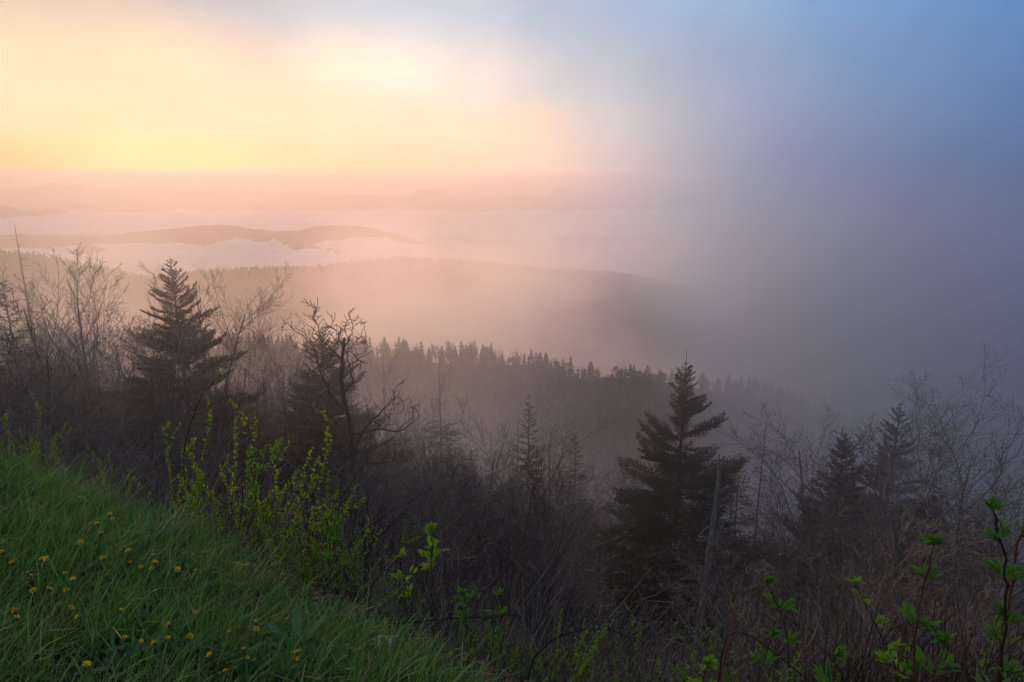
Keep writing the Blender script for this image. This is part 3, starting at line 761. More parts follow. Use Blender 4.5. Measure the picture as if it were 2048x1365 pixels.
p0 = np.stack([x, Y, z-.05], -1); p1 = p0+d1*(h*.5)[:, None]; p2 = p1+d2*(h*.5)[:, None]
wv = rg.normal(0, 1, (n, 3)); wv[:, 2] = 0; wv /= np.linalg.norm(wv, axis=1, keepdims=True); w2 = np.cross(wv, [0, 0, 1])
r0 = (.0016+.0016*rg.random(n)+.00022*Y)[:, None]
V = []
for p_, k_ in ((p0, 1.), (p1, .75), (p2, .35)):
    for j in range(3):
        an = j*2.094; V.append(p_+(wv*math.cos(an)+w2*math.sin(an))*r0*k_)
V = np.stack(V, 1); b_ = (np.arange(n)*9)[:, None]
Qq = np.concatenate([b_+np.array([i*3+j, i*3+(j+1) % 3, (i+1)*3+(j+1) % 3, (i+1)*3+j]) for i in range(2) for j in range(3)])
o = link('undergrowth', mesh_np('undergrowth', V.reshape(-1, 3), Q=Qq, mats=[M['bark2']]))
tag(o, 'tangle of thin bare brown stems covering the slope under the trees', 'undergrowth', kind='stuff')

# ================================================================== FAR WOODS
def far_conifer(seed, h=11, w=2.6):
    rg = np.random.default_rng(seed); g_ = Geo(); g_.tube(np.array([[0, 0, -1.5], [0, 0, h*.5], [0, 0, h]]), [.16, .1, .02], 4, 0)
    nt = 12
    for i in range(nt):
        z = h*(.12+.86*i/nt); L = w*(1-i/nt)**.85+.15; m = 8
        a = np.arange(m)*6.28/m+rg.uniform(0, 6); l = L*rg.uniform(.55, 1.15, m)
        tip = np.stack([np.cos(a)*l, np.sin(a)*l, z-l*.28+rg.normal(0, .1, m)], -1)
        b1 = np.stack([np.cos(a-.42)*l*.35, np.sin(a-.42)*l*.35, np.full(m, z)], -1); b2 = np.stack([np.cos(a+.42)*l*.35, np.sin(a+.42)*l*.35, np.full(m, z)], -1)
        c = np.stack([a*0, a*0, np.full(m, z+h/nt*.8)], -1)
        V = np.stack([c, b1, tip, b2], 1).reshape(-1, 3); k_ = np.arange(m)[:, None]*4
        g_.tris(V, np.concatenate([k_+[0, 1, 2], k_+[0, 2, 3]]), 1)
    return g_.build('conifer', [M['sbark'], M['farneedle']])
def far_round(seed, h=9, w=3.2, m='fartwig', n=420):
    rg = np.random.default_rng(seed); g_ = Geo(); g_.tube(np.array([[0, 0, -1.5], [0, 0, h*.4], [.2, 0, h*.8]]), [.2, .14, .05], 4, 0)
    cl = rg.normal(0, 1, (9, 3)); cl /= np.linalg.norm(cl, axis=1, keepdims=True); cl *= [w*.55, w*.55, h*.26]; cl += [0, 0, h*.62]
    c = cl[rg.integers(0, 9, n)] + rg.normal(0, .5, (n, 3))*[w*.36, w*.36, h*.13]
    d = rg.normal(0, 1, (n, 3)); d[:, 2] = np.abs(d[:, 2]); d /= np.linalg.norm(d, axis=1, keepdims=True)
    s_ = np.cross(d, rg.normal(0, 1, (n, 3))); s_ /= np.linalg.norm(s_, axis=1, keepdims=True)
    V = np.stack([c-s_*.16, c+s_*.16, c+d*.75], 1).reshape(-1, 3); g_.tris(V, np.arange(n*3).reshape(n, 3), 1)
    return g_.build('round_tree', [M['sbark'], M[m]])
FC = [far_conifer(500+i, 10, 2.6+.4*i) for i in range(4)]
FR = [far_round(520+i) for i in range(2)] + [far_round(530+i, 10, 3., 'farneedle') for i in range(2)]
pts = []
for k in range(9000):
    x = rg.uniform(-330, 330); y = rg.uniform(175, 352)
    if abs(x/y) > .85: continue
    pts.append((x, y))
pts = np.array(pts[:5200]); zz = H(pts[:, 0], pts[:, 1])
crest = pts[:, 1] > 305 + rg.uniform(-14, 14, len(pts))
vis = (pts[:, 0]/pts[:, 1] > -.30) & (pts[:, 0]/pts[:, 1] < .60)
order = np.argsort(~(crest & vis), kind='stable')
ncr = min(int((crest & vis).sum()), 285); order = np.concatenate([rg.permutation(order[:int((crest & vis).sum())]), order[int((crest & vis).sum()):]])
kinds = rg.random(len(pts))
def spw(a):
    return 'just right of the twisted dead tree' if a < -.17 else 'above the misty bare-topped spruce' if a < -.06 else 'above the central bare trees' if a < .06 else \
        'above the ragged flat-topped spruce' if a < .17 else 'beside the top of the tall clear spruce' if a < .32 else 'fading into the blue fog on the right'
for j in order[:ncr]:
    x, y, z = pts[j][0], pts[j][1], zz[j]
    if kinds[j] < .16:
        o = link('spruce_tree', FC[rg.integers(4)], None, (x, y, z), (0, 0, rg.uniform(0, 6.28)), rg.uniform(.7, 1.3))
        tag(o, 'small misty conifer on the wooded spur, %s' % spw(x/y), 'spruce tree', 'conifers on the spur, %s' % spw(x/y))
    else:
        o = link('round_tree', FR[rg.integers(4)], None, (x, y, z), (0, 0, rg.uniform(0, 6.28)), rg.uniform(.7, 1.25))
        tag(o, 'small misty round-headed tree on the wooded spur, %s' % spw(x/y), 'tree', 'round-headed trees on the spur, %s' % spw(x/y))
def mass(name, lib, P, S, A, K, label, mats):
    """many far trees joined into one object"""
    Vs, Ts, Ms = [], [], []; off = 0
    data = []
    for me in lib:
        me.calc_loop_triangles()
        v = np.empty(len(me.vertices)*3, np.float32); me.vertices.foreach_get('co', v)
        t_ = np.empty(len(me.loop_triangles)*3, np.int32); me.loop_triangles.foreach_get('vertices', t_)
        m_ = np.empty(len(me.loop_triangles), np.int32); me.loop_triangles.foreach_get('material_index', m_)
        data.append((v.reshape(-1, 3), t_.reshape(-1, 3), m_))
    for li in range(len(lib)):
        sel = np.where(K == li)[0]
        if not len(sel): continue
        v, t_, m_ = data[li]; c, s = np.cos(A[sel])[:, None], np.sin(A[sel])[:, None]
        q = v[None]*S[sel][:, None, None]
        xx = q[:, :, 0]*c-q[:, :, 1]*s; yy = q[:, :, 0]*s+q[:, :, 1]*c
        q = np.stack([xx, yy, q[:, :, 2]], -1)+P[sel][:, None, :]
        Vs.append(q.reshape(-1, 3)); Ts.append((t_[None]+off+(np.arange(len(sel))*len(v))[:, None, None]).reshape(-1, 3)); Ms.append(np.tile(m_, len(sel)))
        off += len(sel)*len(v)
    o = link(name, mesh_np(name, np.concatenate(Vs), T=np.concatenate(Ts), mats=mats, midx=np.concatenate(Ms)))
    return tag(o, label, 'forest', kind='stuff')
rest = order[ncr:]
def lowcone(h, w, seed, tiers=3):
    rg = np.random.default_rng(seed); g_ = Geo()
    for i in range(tiers):
        m = 5; a = np.arange(m)*6.28/m+rg.uniform(0, 6); l = w*(1-i/tiers*.8); z0 = h*i/tiers*.8; z1 = h*(i+1.5)/tiers*.8 if i < tiers-1 else h
        V = np.concatenate([np.stack([np.cos(a)*l, np.sin(a)*l, z0+rg.normal(0, .2, m)], -1), [[0, 0, z1]]])
        g_.tris(V, np.array([[j, (j+1) % m, m] for j in range(m)]), 0)
    return g_.build('cone', [M['farneedle']])
def lowtree(seed, h=11, w=2.6):
    g_ = Geo(); rg = np.random.default_rng(seed)
    for i in range(6):
        m = 6; z = h*(.1+.86*i/6); L = w*(1-i/6)**.85+.2; a = np.arange(m)*6.28/m+rg.uniform(0, 6); l = L*rg.uniform(.6, 1.15, m)
        tip = np.stack([np.cos(a)*l, np.sin(a)*l, z-l*.2], -1); c = np.stack([a*0, a*0, np.full(m, z+h/6)], -1)
        b1 = np.stack([np.cos(a-.7)*l*.5, np.sin(a-.7)*l*.5, np.full(m, z)], -1)
        g_.tris(np.stack([c, b1, tip], 1).reshape(-1, 3), np.arange(m*3).reshape(m, 3), 0)
    return g_.build('low', [M['farneedle']])
LT = [lowtree(540+i, 11, 2.4+.5*i) for i in range(3)] + [far_round(550, n=60, w=3.4)]
kk = rg.choice([0, 1, 2, 3], len(rest), p=[.22, .22, .16, .40])
P = np.stack([pts[rest, 0], pts[rest, 1], zz[rest]-.3], -1)
mats_ = [M['farneedle'], M['fartwig']]
for m_ in LT[:3]: pass
mass('forest', LT[:3], P[kk < 3], rg.uniform(.7, 1.25, (kk < 3).sum()), rg.uniform(0, 6.28, (kk < 3).sum()), kk[kk < 3],
     'dark conifer wood covering the flank of the misty spur', [M['farneedle']])
mass('forest', [LT[3]], P[kk == 3], rg.uniform(.7, 1.2, (kk == 3).sum()), rg.uniform(0, 6.28, (kk == 3).sum()), kk[kk == 3]*0,
     'leafless brownish wood covering the flank of the misty spur', [M['sbark'], M['fartwig']])
CN = [lowcone(15, 3.6, 560), lowcone(18, 3.9, 561), lowcone(12, 4.4, 562, 2)]
def ridge_wood(x0, x1, y0, y1, n, label, smax_=1.1, seed=1):
    rg = np.random.default_rng(seed)
    x = rg.uniform(x0, x1, n); y = y1-(y1-y0)*rg.random(n)**1.5; z = H(x, y)
    return mass('forest', CN, np.stack([x, y, z-1], -1), rg.uniform(.45, smax_, n), rg.uniform(0, 6.28, n), rg.integers(0, 3, n), label, [M['farneedle']])
ridge_wood(-1500, 1500, 2150, 2620, 13000, 'spruce forest along the crest of the mid ridge in front of the bright valley cloud', 1.15, 2)
ridge_wood(-1300, -250, 1280, 1560, 5000, 'spruce forest on the shoulder of the hill behind the left trees', .95, 3)
# ================================================================== FOREGROUND BANK
rg = np.random.default_rng(11)
def hit(px, py, up=0.):
    """ground point (plus `up` metres) seen at a photograph point"""
    rx, rz_ = ray(px, py); ys = np.geomspace(.6, 40, 400)
    d = H(rx*ys, ys)+up - rz_*ys; i = int(np.argmax(d > 0)) or 1
    y = np.interp(0, [d[i-1], d[i]], [ys[i-1], ys[i]]) if d[i] > d[i-1] else ys[i]
    return np.array([rx*y, y, rz_*y])
def in_view(P, m=180):
    d = P[:, 1]*CP-P[:, 2]*SP; px = 1024+F*P[:, 0]/np.maximum(d, .05); py = 682-F*(P[:, 1]*SP+P[:, 2]*CP)/np.maximum(d, .05)
    return (d > .3) & (px > -m) & (px < 2048+m) & (py < 1365+m)
def blades(name, n_tuft, per, L, W_, rgn, label, mat, lean=.5, dens=None, kind='stuff', cat='grass'):
    x = rgn.uniform(-7, 2.4, n_tuft*6); y = rgn.uniform(.7, 7.5, n_tuft*6)
    s_ = slope_d(x, y); keep = s_ < .2+.35*rgn.random(len(x))+.8*fbm(x*1.6, y*1.6, 3, 61)
    if dens is not None: keep &= rgn.random(len(x)) < dens(x, y)
    x, y = x[keep], y[keep]; P = np.stack([x, y, H(x, y)], -1); v = in_view(P, 260); P = P[v][:n_tuft]; n_t = len(P)
    ti = np.repeat(np.arange(n_t), per); n = len(ti)
    a = rgn.uniform(0, 6.28, n); rad_ = rgn.random(n)*.045
    base = P[ti]+np.stack([np.cos(a)*rad_, np.sin(a)*rad_, np.full(n, -.01)], -1)
    tl = np.repeat(rgn.uniform(.6, 1.25, n_t), per)
    l = rgn.uniform(L[0], L[1], n)*tl; w = rgn.uniform(W_[0], W_[1], n)
    wind = np.array([.35, .12])                      # blades lean down the slope
    hd = np.stack([np.cos(a), np.sin(a)], -1)*rgn.uniform(.1, 1., n)[:, None]*lean + wind*rgn.uniform(0, 1., n)[:, None] + rgn.normal(0, .2, (n, 2))
    droop = rgn.uniform(.1, 1.1, n)
    pts_ = []
    for t in (0, .35, .7, 1.):
        h_ = l*(t-.42*droop*t*t); q = hd*(l*(t*.35+t*t*.75*(.35+droop)))[:, None]
        pts_.append(base+np.concatenate([q, h_[:, None]], 1))
    sd = np.stack([-np.sin(a), np.cos(a), np.zeros(n)], -1); tw = rgn.normal(0, .5, (n, 1)); sd = sd+np.array([0, 0, 1.])*tw*.3
    V = np.stack([pts_[0]-sd*w[:, None], pts_[0]+sd*w[:, None], pts_[1]-sd*w[:, None], pts_[1]+sd*w[:, None],
                  pts_[2]-sd*w[:, None]*.7, pts_[2]+sd*w[:, None]*.7, pts_[3]], 1).reshape(-1, 3)
    b = (np.arange(n)*7)[:, None]
    T = np.concatenate([b+np.array(t) for t in ([0,1,3],[0,3,2],[2,3,5],[2,5,4],[4,5,6])])
    o = link(name, mesh_np(name, V, T=T, mats=[mat], smooth=True)); return tag(o, label, cat, kind=kind)
gd = lambda x, y: np.clip(1.1-(x+.45)*1.1, .05, 1)
blades('grass', 5200, 13, (.07, .20), (.0014, .0030), rg, 'wet green grass covering the bank in the foreground', M['grass'], .55, gd)
blades('grass', 1000, 12, (.18, .36), (.0018, .0034), rg, 'long drooping grass blades standing above the wet turf on the bank', M['grass'], .5,
       lambda x, y: np.clip(.25+.5*fbm(x*.9, y*.9, 2, 31)+(-x-1.5)*.25, .04, 1))
blades('dry_grass', 700, 3, (.12, .3), (.001, .002), rg, 'scattered dry straw-coloured blades among the green grass', M['dryblade'], 1.1, gd)
# clover and small round leaves under the grass
n = 34000; x = rg.uniform(-6.5, 2.2, n*2); y = rg.uniform(.7, 7, n*2); k_ = (slope_d(x, y) < .5) & (rg.random(n*2) < gd(x, y)*np.clip(.55+.9*fbm(x*1.2, y*1.2, 2, 44), .1, 1))
x, y = x[k_], y[k_]; P = np.stack([x, y, H(x, y)+rg.uniform(.01, .07, len(x))], -1); P = P[in_view(P)][:n]; n = len(P)
u_ = rg.normal(0, 1, (n, 3)); u_[:, 2] *= .3; u_ /= np.linalg.norm(u_, axis=1, keepdims=True); nn = rg.normal(0, .45, (n, 3)); nn[:, 2] = 1; v_ = np.cross(nn, u_); v_ /= np.linalg.norm(v_, axis=1, keepdims=True)
r_ = rg.uniform(.005, .012, n)[:, None]
V = np.stack([P-u_*r_, P+v_*r_*.8-u_*r_*.3+[0, 0, .002], P+v_*r_*.7+u_*r_*.7, P+u_*r_*1.05, P-v_*r_*.7+u_*r_*.7, P-v_*r_*.8-u_*r_*.3+[0, 0, .002]], 1).reshape(-1, 3)
b = (np.arange(n)*6)[:, None]; T = np.concatenate([b+np.array(t) for t in ([0,1,2],[0,2,3],[0,3,4],[0,4,5])])
o = link('clover', mesh_np('clover', V, T=T, mats=[M['clover']])); tag(o, 'low dark green clover leaves under the grass on the bank', 'ground cover', kind='stuff')
# dead leaf litter and bits beyond the turf
n = 9000; y = 1.2+9*rg.random(n*2)**1.6; x = rg.uniform(-.9, 1.0, n*2)*y; k_ = slope_d(x, y) > .1
x, y = x[k_][:n], y[k_][:n]; n = len(x); P = np.stack([x, y, H(x, y)+rg.uniform(.005, .04, n)], -1)
u_ = rg.normal(0, 1, (n, 3)); u_[:, 2] *= .4; u_ /= np.linalg.norm(u_, axis=1, keepdims=True); v_ = np.cross(u_, rg.normal(0, .4, (n, 3))+[0, 0, 1]); r_ = rg.uniform(.01, .03, n)[:, None]
V = np.stack([P-u_*r_, P+v_*r_*.5, P+u_*r_, P-v_*r_*.5], 1).reshape(-1, 3); b = (np.arange(n)*4)[:, None]
o = link('leaf_litter', mesh_np('leaf_litter', V, T=np.concatenate([b+[0,1,2], b+[0,2,3]]), mats=[M['oldleaf']])); tag(o, 'withered brown leaf litter under the shrubs', 'leaf litter', kind='stuff')

# ---- leaves
def leaf_geo(g, p, d, nrm, L, Wd, m=0, fold=.25, curl=.15, ser=0.):
    d = unit(d); s_ = unit(np.cross(d, nrm)); nr_ = np.cross(s_, d)
    prof = [(0, .06), (.25, .8), (.5, 1.), (.75, .65), (1., 0)]
    C = [p+d*L*t+nr_*L*(-curl*t*t) for t, w in prof]
    V = []
    for (t, w), c in zip(prof, C):
        ww = w*Wd*.5*(1+ser*(1 if t in (.25, .75) else -1)); V += [c-s_*ww+nr_*ww*fold*2, c, c+s_*ww+nr_*ww*fold*2]
    T = []
    for i in range(4):
        a = i*3; T += [[a, a+1, a+4], [a, a+4, a+3], [a+1, a+2, a+5], [a+1, a+5, a+4]]
    g.tris(np.array(V), np.array(T), m)
def leaf_mesh(L, Wd, mat, **k):
    g = Geo(); leaf_geo(g, np.zeros(3), np.array([1., 0, 0]), np.array([0, 0, 1.]), L, Wd, **k)
    me = g.build('leaf', [mat]); me.polygons.foreach_set('use_smooth', np.ones(len(me.polygons), bool)); return me
LF = {'weed': [leaf_mesh(.13, .030, M['weed'], curl=c) for c in (.1, .35, .6)],
      'elder': [leaf_mesh(.05, .019, M['elder'], curl=c, fold=f_, ser=.18) for c, f_ in ((.1, .3), (.45, .4), (-.3, .5))],
      'young': [leaf_mesh(.05, .024, M['young'], curl=c, fold=f_) for c, f_ in ((.1, .3), (.4, .35), (-.25, .4))]}
def leaf_rot(az_, pitch, roll=0.): return (Matrix.Rotation(az_, 4, 'Z') @ Matrix.Rotation(-pitch, 4, 'Y') @ Matrix.Rotation(roll, 4, 'X')).to_euler()

# ---- weeds: rosettes of long leaves
def weed(px, py, n, sc, label, group=None, pitch=(35, 80)):
    p = hit(px, py); t = empty('weed_plant', p-np.array([0, 0, .01]), rg.uniform(0, 6.28)); t.scale = (sc,)*3
    for k in range(n):
        link('leaf', LF['weed'][rg.integers(3)], t, (0, 0, .005), leaf_rot(k*2.4+rg.normal(0, .3), R(rg.uniform(*pitch)), rg.normal(0, .3)), rg.uniform(.7, 1.3))
    tag(t, label, 'weed', group)
weed(292, 1106, 11, 1.45, 'pale green long-leaved weed, largest on the bank, standing in the grass below the shrubs')
weed(350, 1112, 9, 1.2, 'grey-green long-leaved weed beside the largest pale weed on the bank')
weed(136, 1036, 6, 1.0, 'small round-leaved weed under the arching dry blade on the upper bank')
weed(590, 1312, 11, 1.25, 'dark green leafy weed near the bottom, left of the white stone')
weed(655, 1352, 9, 1.1, 'green leafy weed at the bottom edge, left of the white stone')
weed(500, 1352, 8, 1.1, 'broad-leaved weed at the bottom edge between dandelions')
for k in range(60):
    px, py = rg.uniform(0, 700), rg.uniform(1060, 1365)
    if py < 930+px*.5: continue
    weed(px, py, int(rg.integers(5, 9)), rg.uniform(.55, .9), 'small leafy weed hidden in the wet grass of the bank', 'small weeds in the grass', (15, 60))

# ---- dandelions
def flower_meshes(seed, open_=.6):
    rg_ = np.random.default_rng(seed); gp = Geo(); gc = Geo()
    for ring, (m, L, el_) in enumerate(((13, .016, open_), (11, .014, open_+.35), (7, .011, open_+.7))):
        for k in range(m):
            a = k*6.28/m+rg_.uniform(-.15, .15); e = el_+rg_.normal(0, .12)
            d = np.array([math.cos(a)*math.cos(e), math.sin(a)*math.cos(e), math.sin(e)]); s_ = np.array([-math.sin(a), math.cos(a), 0])*.0019
            l = L*rg_.uniform(.85, 1.15); up = np.array([0, 0, .002])
            gp.tris(np.array([-s_*.6, s_*.6, d*l*.6+s_+up, d*l*.6-s_+up, d*l]), np.array([[0,1,2],[0,2,3],[3,2,4]]), 0)
    gc.tube(np.array([[0, 0, -.010], [0, 0, -.006], [0, 0, .0], [0, 0, .004]]), [.0025, .006, .0065, .005], 8, 0)
    for k in range(7):
        a = k*.9; d = np.array([math.cos(a), math.sin(a), -.6])*.009; s_ = np.array([-math.sin(a), math.cos(a), 0])*.0015; o_ = np.array([math.cos(a)*.005, math.sin(a)*.005, -.004])
        gc.tris(np.array([o_-s_, o_+s_, o_+d]), np.array([[0, 1, 2]]), 0)
    return gp.build('petals', [M['petal']]), gc.build('flower_cup', [M['sepal']])
FL = [flower_meshes(700+i, o_) for i, o_ in enumerate((.25, .5, .8, 1.0))]
SEEDH = None
dz = [(770,250),(750,218),(685,352),(550,410),(875,468),(705,515),(895,552),(1045,505),(1058,548),(968,592),(1035,600),(1345,600),(1215,598),(85,552),(290,528),(210,640),(232,742),(335,728),(497,662),(440,630),(452,735),(830,880),(108,875),(115,920),(545,915),(485,855),(848,1072),(1055,1098),(1140,1075),(1295,1052),(960,1105),(1670,1140),(1690,1215),(1738,1215),(1750,1003),(1755,960),(1545,1290),(2030,1160),(2040,1215),(205,8),(665,282),(1572,1028),(1335,890),(590,1245),(1160,975),(320,525),(20,480),(1430,1180)]
special = {28:'brightest yellow dandelion near the bottom of the bank, petals spread', 26:'yellow dandelion alone on a pale stem near the bottom left', 27:'yellow dandelion left of the brightest one near the bottom',
           17:'yellow dandelion facing up, right one of the pair on the left bank', 16:'yellow dandelion, left one of the pair on the left bank', 13:'half-closed dandelion nearest the left edge of the picture',
           37:'yellow dandelion just left of the leafy weed by the white stone', 11:'orange-yellow dandelion farthest right in the upper row', 39:'dandelion highest on the bank, in the long grass', 0:'orange-yellow dandelion above the largest pale weed'}
for i, (zx, zy) in enumerate(dz):
    px, py = zx/3.413, 965+zy/3.413; up = rg.uniform(.12, .18); p = hit(px, py, up)
    gz = H1(p[0], p[1]); v = FL[rg.integers(4)]; t = empty('dandelion', (p[0], p[1], gz), 0)
    hh = p[2]-gz; off = rg.normal(0, .02, 2); g_ = Geo(); g_.tube(np.array([[off[0]*2, off[1]*2, -.01], [off[0], off[1], hh*.5], [0, 0, hh-.008]]), [.0022, .002, .0018], 5, 0)
    link('stem', g_.build('stem', [M['sepal']]), t)
    sc_ = rg.uniform(.8, 1.2); rt = (rg.normal(0, .35), rg.normal(0, .35), rg.uniform(0, 6))
    link('petals', v[0], t, (0, 0, hh), rt, sc_); link('flower_cup', v[1], t, (0, 0, hh), rt, sc_)
    tag(t, special.get(i, 'half-closed yellow dandelion among the wet grass of the bank'), 'dandelion', 'dandelions in the grass')
# pale seed heads and dry arched stalks
def stalk(name, pts2, Ys, r, mat, label, cat, tip=None, rise=None, group=None, to_ground=True):
    """a stalk through photograph points at the given distances, rooted in the ground"""
    P = [np.array([ray(a, b)[0]*y, y, ray(a, b)[1]*y]) for (a, b), y in zip(pts2, Ys)]
    base = P[0].copy()
    if to_ground:
        gz = H1(base[0], base[1]);
        if base[2] > gz+.01: P.insert(0, np.array([base[0]+(P[0]-P[1])[0]*.15, base[1], gz-.02]))
    P = np.array(P); root = P[0].copy(); t = empty(name, root); P = P-root
    k = np.linspace(0, len(P)-1, 4*len(P)); Pi = np.stack([np.interp(k, np.arange(len(P)), P[:, j]) for j in range(3)], -1)
    for _ in range(2): Pi[1:-1] = .25*Pi[:-2]+.5*Pi[1:-1]+.25*Pi[2:]
    Pi[1:-1] += rg.normal(0, r*.5, Pi[1:-1].shape)
    g_ = Geo(); g_.tube(Pi, np.linspace(r, r*.45, len(Pi)), 6, 0)
    for q in range(3, len(Pi)-1, 2):      # nodes
        g_.tube(np.array([Pi[q]-unit(Pi[q+1]-Pi[q])*r, Pi[q], Pi[q]+unit(Pi[q+1]-Pi[q])*r]), [r*.6, r*1.25, r*.6], 5, 0)
    link('stem', g_.build('stem', [mat]), t); tag(t, label, cat, group)
    return t, Pi, root
def seedhead(t, p, sc=1.):
    g_ = Geo(); n = 26; a = rg.uniform(0, 6.28, n); e = rg.uniform(.0, 1.2, n)
    for i in range(n):
        d = np.array([math.cos(a[i])*math.cos(e[i]), math.sin(a[i])*math.cos(e[i]), math.sin(e[i])]); s_ = perp(d, 0)*.0007
        g_.tris(np.array([-s_, s_, d*.02*sc]), np.array([[0, 1, 2]]), 0)
    link('seed_head', g_.build('seed_head', [M['seed']]), t, p)
for pts2, y0, lab in (([(515,1235),(524,1180),(512,1142)], 2.95, 'pale spiky seed head on a curved straw stem right of the dry arched stalks'),
                    ([(462,1215),(476,1160),(481,1140)], 3.0, 'yellowish spiky seed head on a straight stem above the dry arched stalks'),
                    ([(430,1180),(438,1165),(447,1150)], 3.05, 'small seed head just left of the yellowish spiky seed head'),
                    ([(480,1260),(494,1225),(545,1205)], 2.9, 'dry flower head on a leaning straw stem right of the arched stalks')):
    t, Pi, root = stalk('seed_stalk', pts2, [y0]*3, .0028, M['straw'], lab, 'seed stalk'); seedhead(t, Pi[-1])
for pts2, y0, lab in (([(395,1225),(402,1175),(430,1155),(450,1160)], 2.95, 'dry straw stalk bent into a hoop above the bottom grass'),
                    ([(402,1235),(410,1185),(445,1158),(478,1170),(490,1190)], 2.85, 'widest dry straw hoop above the bottom grass'),
                    ([(395,1240),(440,1222),(475,1212)], 2.8, 'flat dry straw stalk lying across the hoops'),
                    ([(433,1320),(440,1270),(455,1232)], 2.6, 'thick pale green hollow stem rising from the bottom grass'),
                    ([(505,1320),(545,1290),(585,1276)], 2.5, 'dry brown stalk pointing right at the bottom of the bank'),
                    ([(120,1030),(135,990),(170,975)], 3.7, 'thin dry blade arching over the upper bank'),
                    ([(205,1150),(240,1137),(290,1128)], 3.1, 'dry stem lying among dandelions in the middle of the bank')):
    stalk('dry_stalk', pts2, [y0]*len(pts2), .003, M['straw'], lab, 'dry stalk')
# white stone
bm_ = bpy.data.meshes.new('stone'); import bmesh
b_ = bmesh.new(); bmesh.ops.create_icosphere(b_, subdivisions=4, radius=.05)
for v in b_.verts:
    n_ = mnoise.noise(v.co*22)*.008+mnoise.noise(v.co*60)*.003; v.co += v.normal*n_; v.co.z *= .75; v.co.x *= 1.15
b_.to_mesh(bm_); b_.free()
sm_, q, qb = new_mat('pale_stone', (.4,.4,.42), .8, .3); nn_ = q.noise(q.n('ShaderNodeTexCoord').outputs['Object'], 30, 5, .6)
q.put(qb.inputs['Base Color'], q.ramp(nn_, [(.3, (.26,.26,.28)), (.6, (.48,.48,.52))])); bm_.materials.append(sm_)
bm_.polygons.foreach_set('use_smooth', np.ones(len(bm_.polygons), bool))
p = hit(765, 1295); o = link('stone', bm_, None, tuple(p+np.array([0, .0, .01])), (0.2, .1, .7)); tag(o, 'pale grey-white stone lying in the grass at the foot of the bare stems', 'stone')

# ---- brushwood at the edge of the bank
def cane_clump(seed, n, h, mat, leafy=0., lsize=.026, lmat=None, spread=.35, twig=3, r=.0042, leaf_from=.45, lean=(.12, .05)):
    rg_ = np.random.default_rng(seed); gs = Geo(); gl = Geo()
    for i in range(n):
        a = rg_.uniform(0, 6.28); sp_ = spread*rg_.uniform(.1, 1.); L = h*rg_.uniform(.5, 1.)
        d = unit(np.array([math.cos(a)*sp_+lean[0], math.sin(a)*sp_+lean[1], 1.])); b0 = np.array([math.cos(a)*.10*rg_.random(), math.sin(a)*.10*rg_.random(), -.04])
        P = branch_path(b0, d, L, 8, .055, .0, rg_); rr = r*rg_.uniform(.6, 1.2)
        gs.tube(P, np.linspace(rr, rr*.35, 9), 5, 0)
        for q in range(2, 9):
            gs.tube(np.array([P[q]-[0, 0, rr], P[q], P[q]+[0, 0, rr]]), [rr*.5, rr*1.3*(1-q*.06), rr*.4], 4, 0)
        paths = [(P, 1.)]
        for k in range(rg_.integers(0, twig+1)):
            j = rg_.integers(3, 8); dd = unit(P[j]-P[j-1]); dd = unit(dd+perp(dd, rg_.uniform(0, 6.28))*.6)
            P2 = branch_path(P[j], dd, L*rg_.uniform(.12, .35), 4, .09, .03, rg_); gs.tube(P2, np.linspace(rr*.5, rr*.2, 5), 3, 0); paths.append((P2, .5))
        if leafy and rg_.random() < leafy:
            for Pp, w_ in paths:
                m = int(22*w_*L/.8)+2
                for k in range(m):
                    t = leaf_from+(1-leaf_from)*k/m if w_ == 1. else rg_.random()
                    jj = min(int(t*(len(Pp)-1)), len(Pp)-2); q = Pp[jj]+(Pp[jj+1]-Pp[jj])*(t*(len(Pp)-1)-jj); dd = unit(Pp[jj+1]-Pp[jj])
                    for z in range(3):
                        ld = unit(dd*rg_.uniform(.4, 1.1)+perp(dd, rg_.uniform(0, 6.28))*.8+np.array([0, 0, .25]))
                        leaf_geo(gl, q, ld, unit(rg_.normal(0, .5, 3)+[0, 0, 1]), lsize*rg_.uniform(.5, 1.2), lsize*.42, 0)
    return gs.build('stems', [mat]), (gl.build('foliage', [lmat or M['young']]) if gl.V else None)
CB = [cane_clump(800+i, 15, 1., M[m], twig=4) for i, m in enumerate(('cane', 'cane', 'dark', 'tancane', 'cane', 'bark2'))]
CL = [cane_clump(820+i, 13, 1., M['cane'], leafy=.6, spread=.6, lsize=s_, twig=4, leaf_from=f_) for i, (s_, f_) in enumerate(((.026, .35), (.030, .5), (.022, .3)))]
def clump(lib, x, y, h, label, name='shrub', group=None, z=None):
    gz = H1(x, y); t = empty(name, (x, y, gz), rg.uniform(-.6, .6)); t.scale = (h*.9, h*.9, h)
    link('stems', lib[0], t)
    if lib[1]: link('foliage', lib[1], t)
    tag(t, label, 'shrub', group)
ex = [-100, 0, 100, 200, 330, 480, 600, 740, 860, 1000, 1150, 1300, 1500, 1800, 2100]
ey = [850, 880, 905, 915, 880, 890, 930, 1050, 1085, 1120, 1190, 1270, 1270, 1210, 1200]
cnt = 0
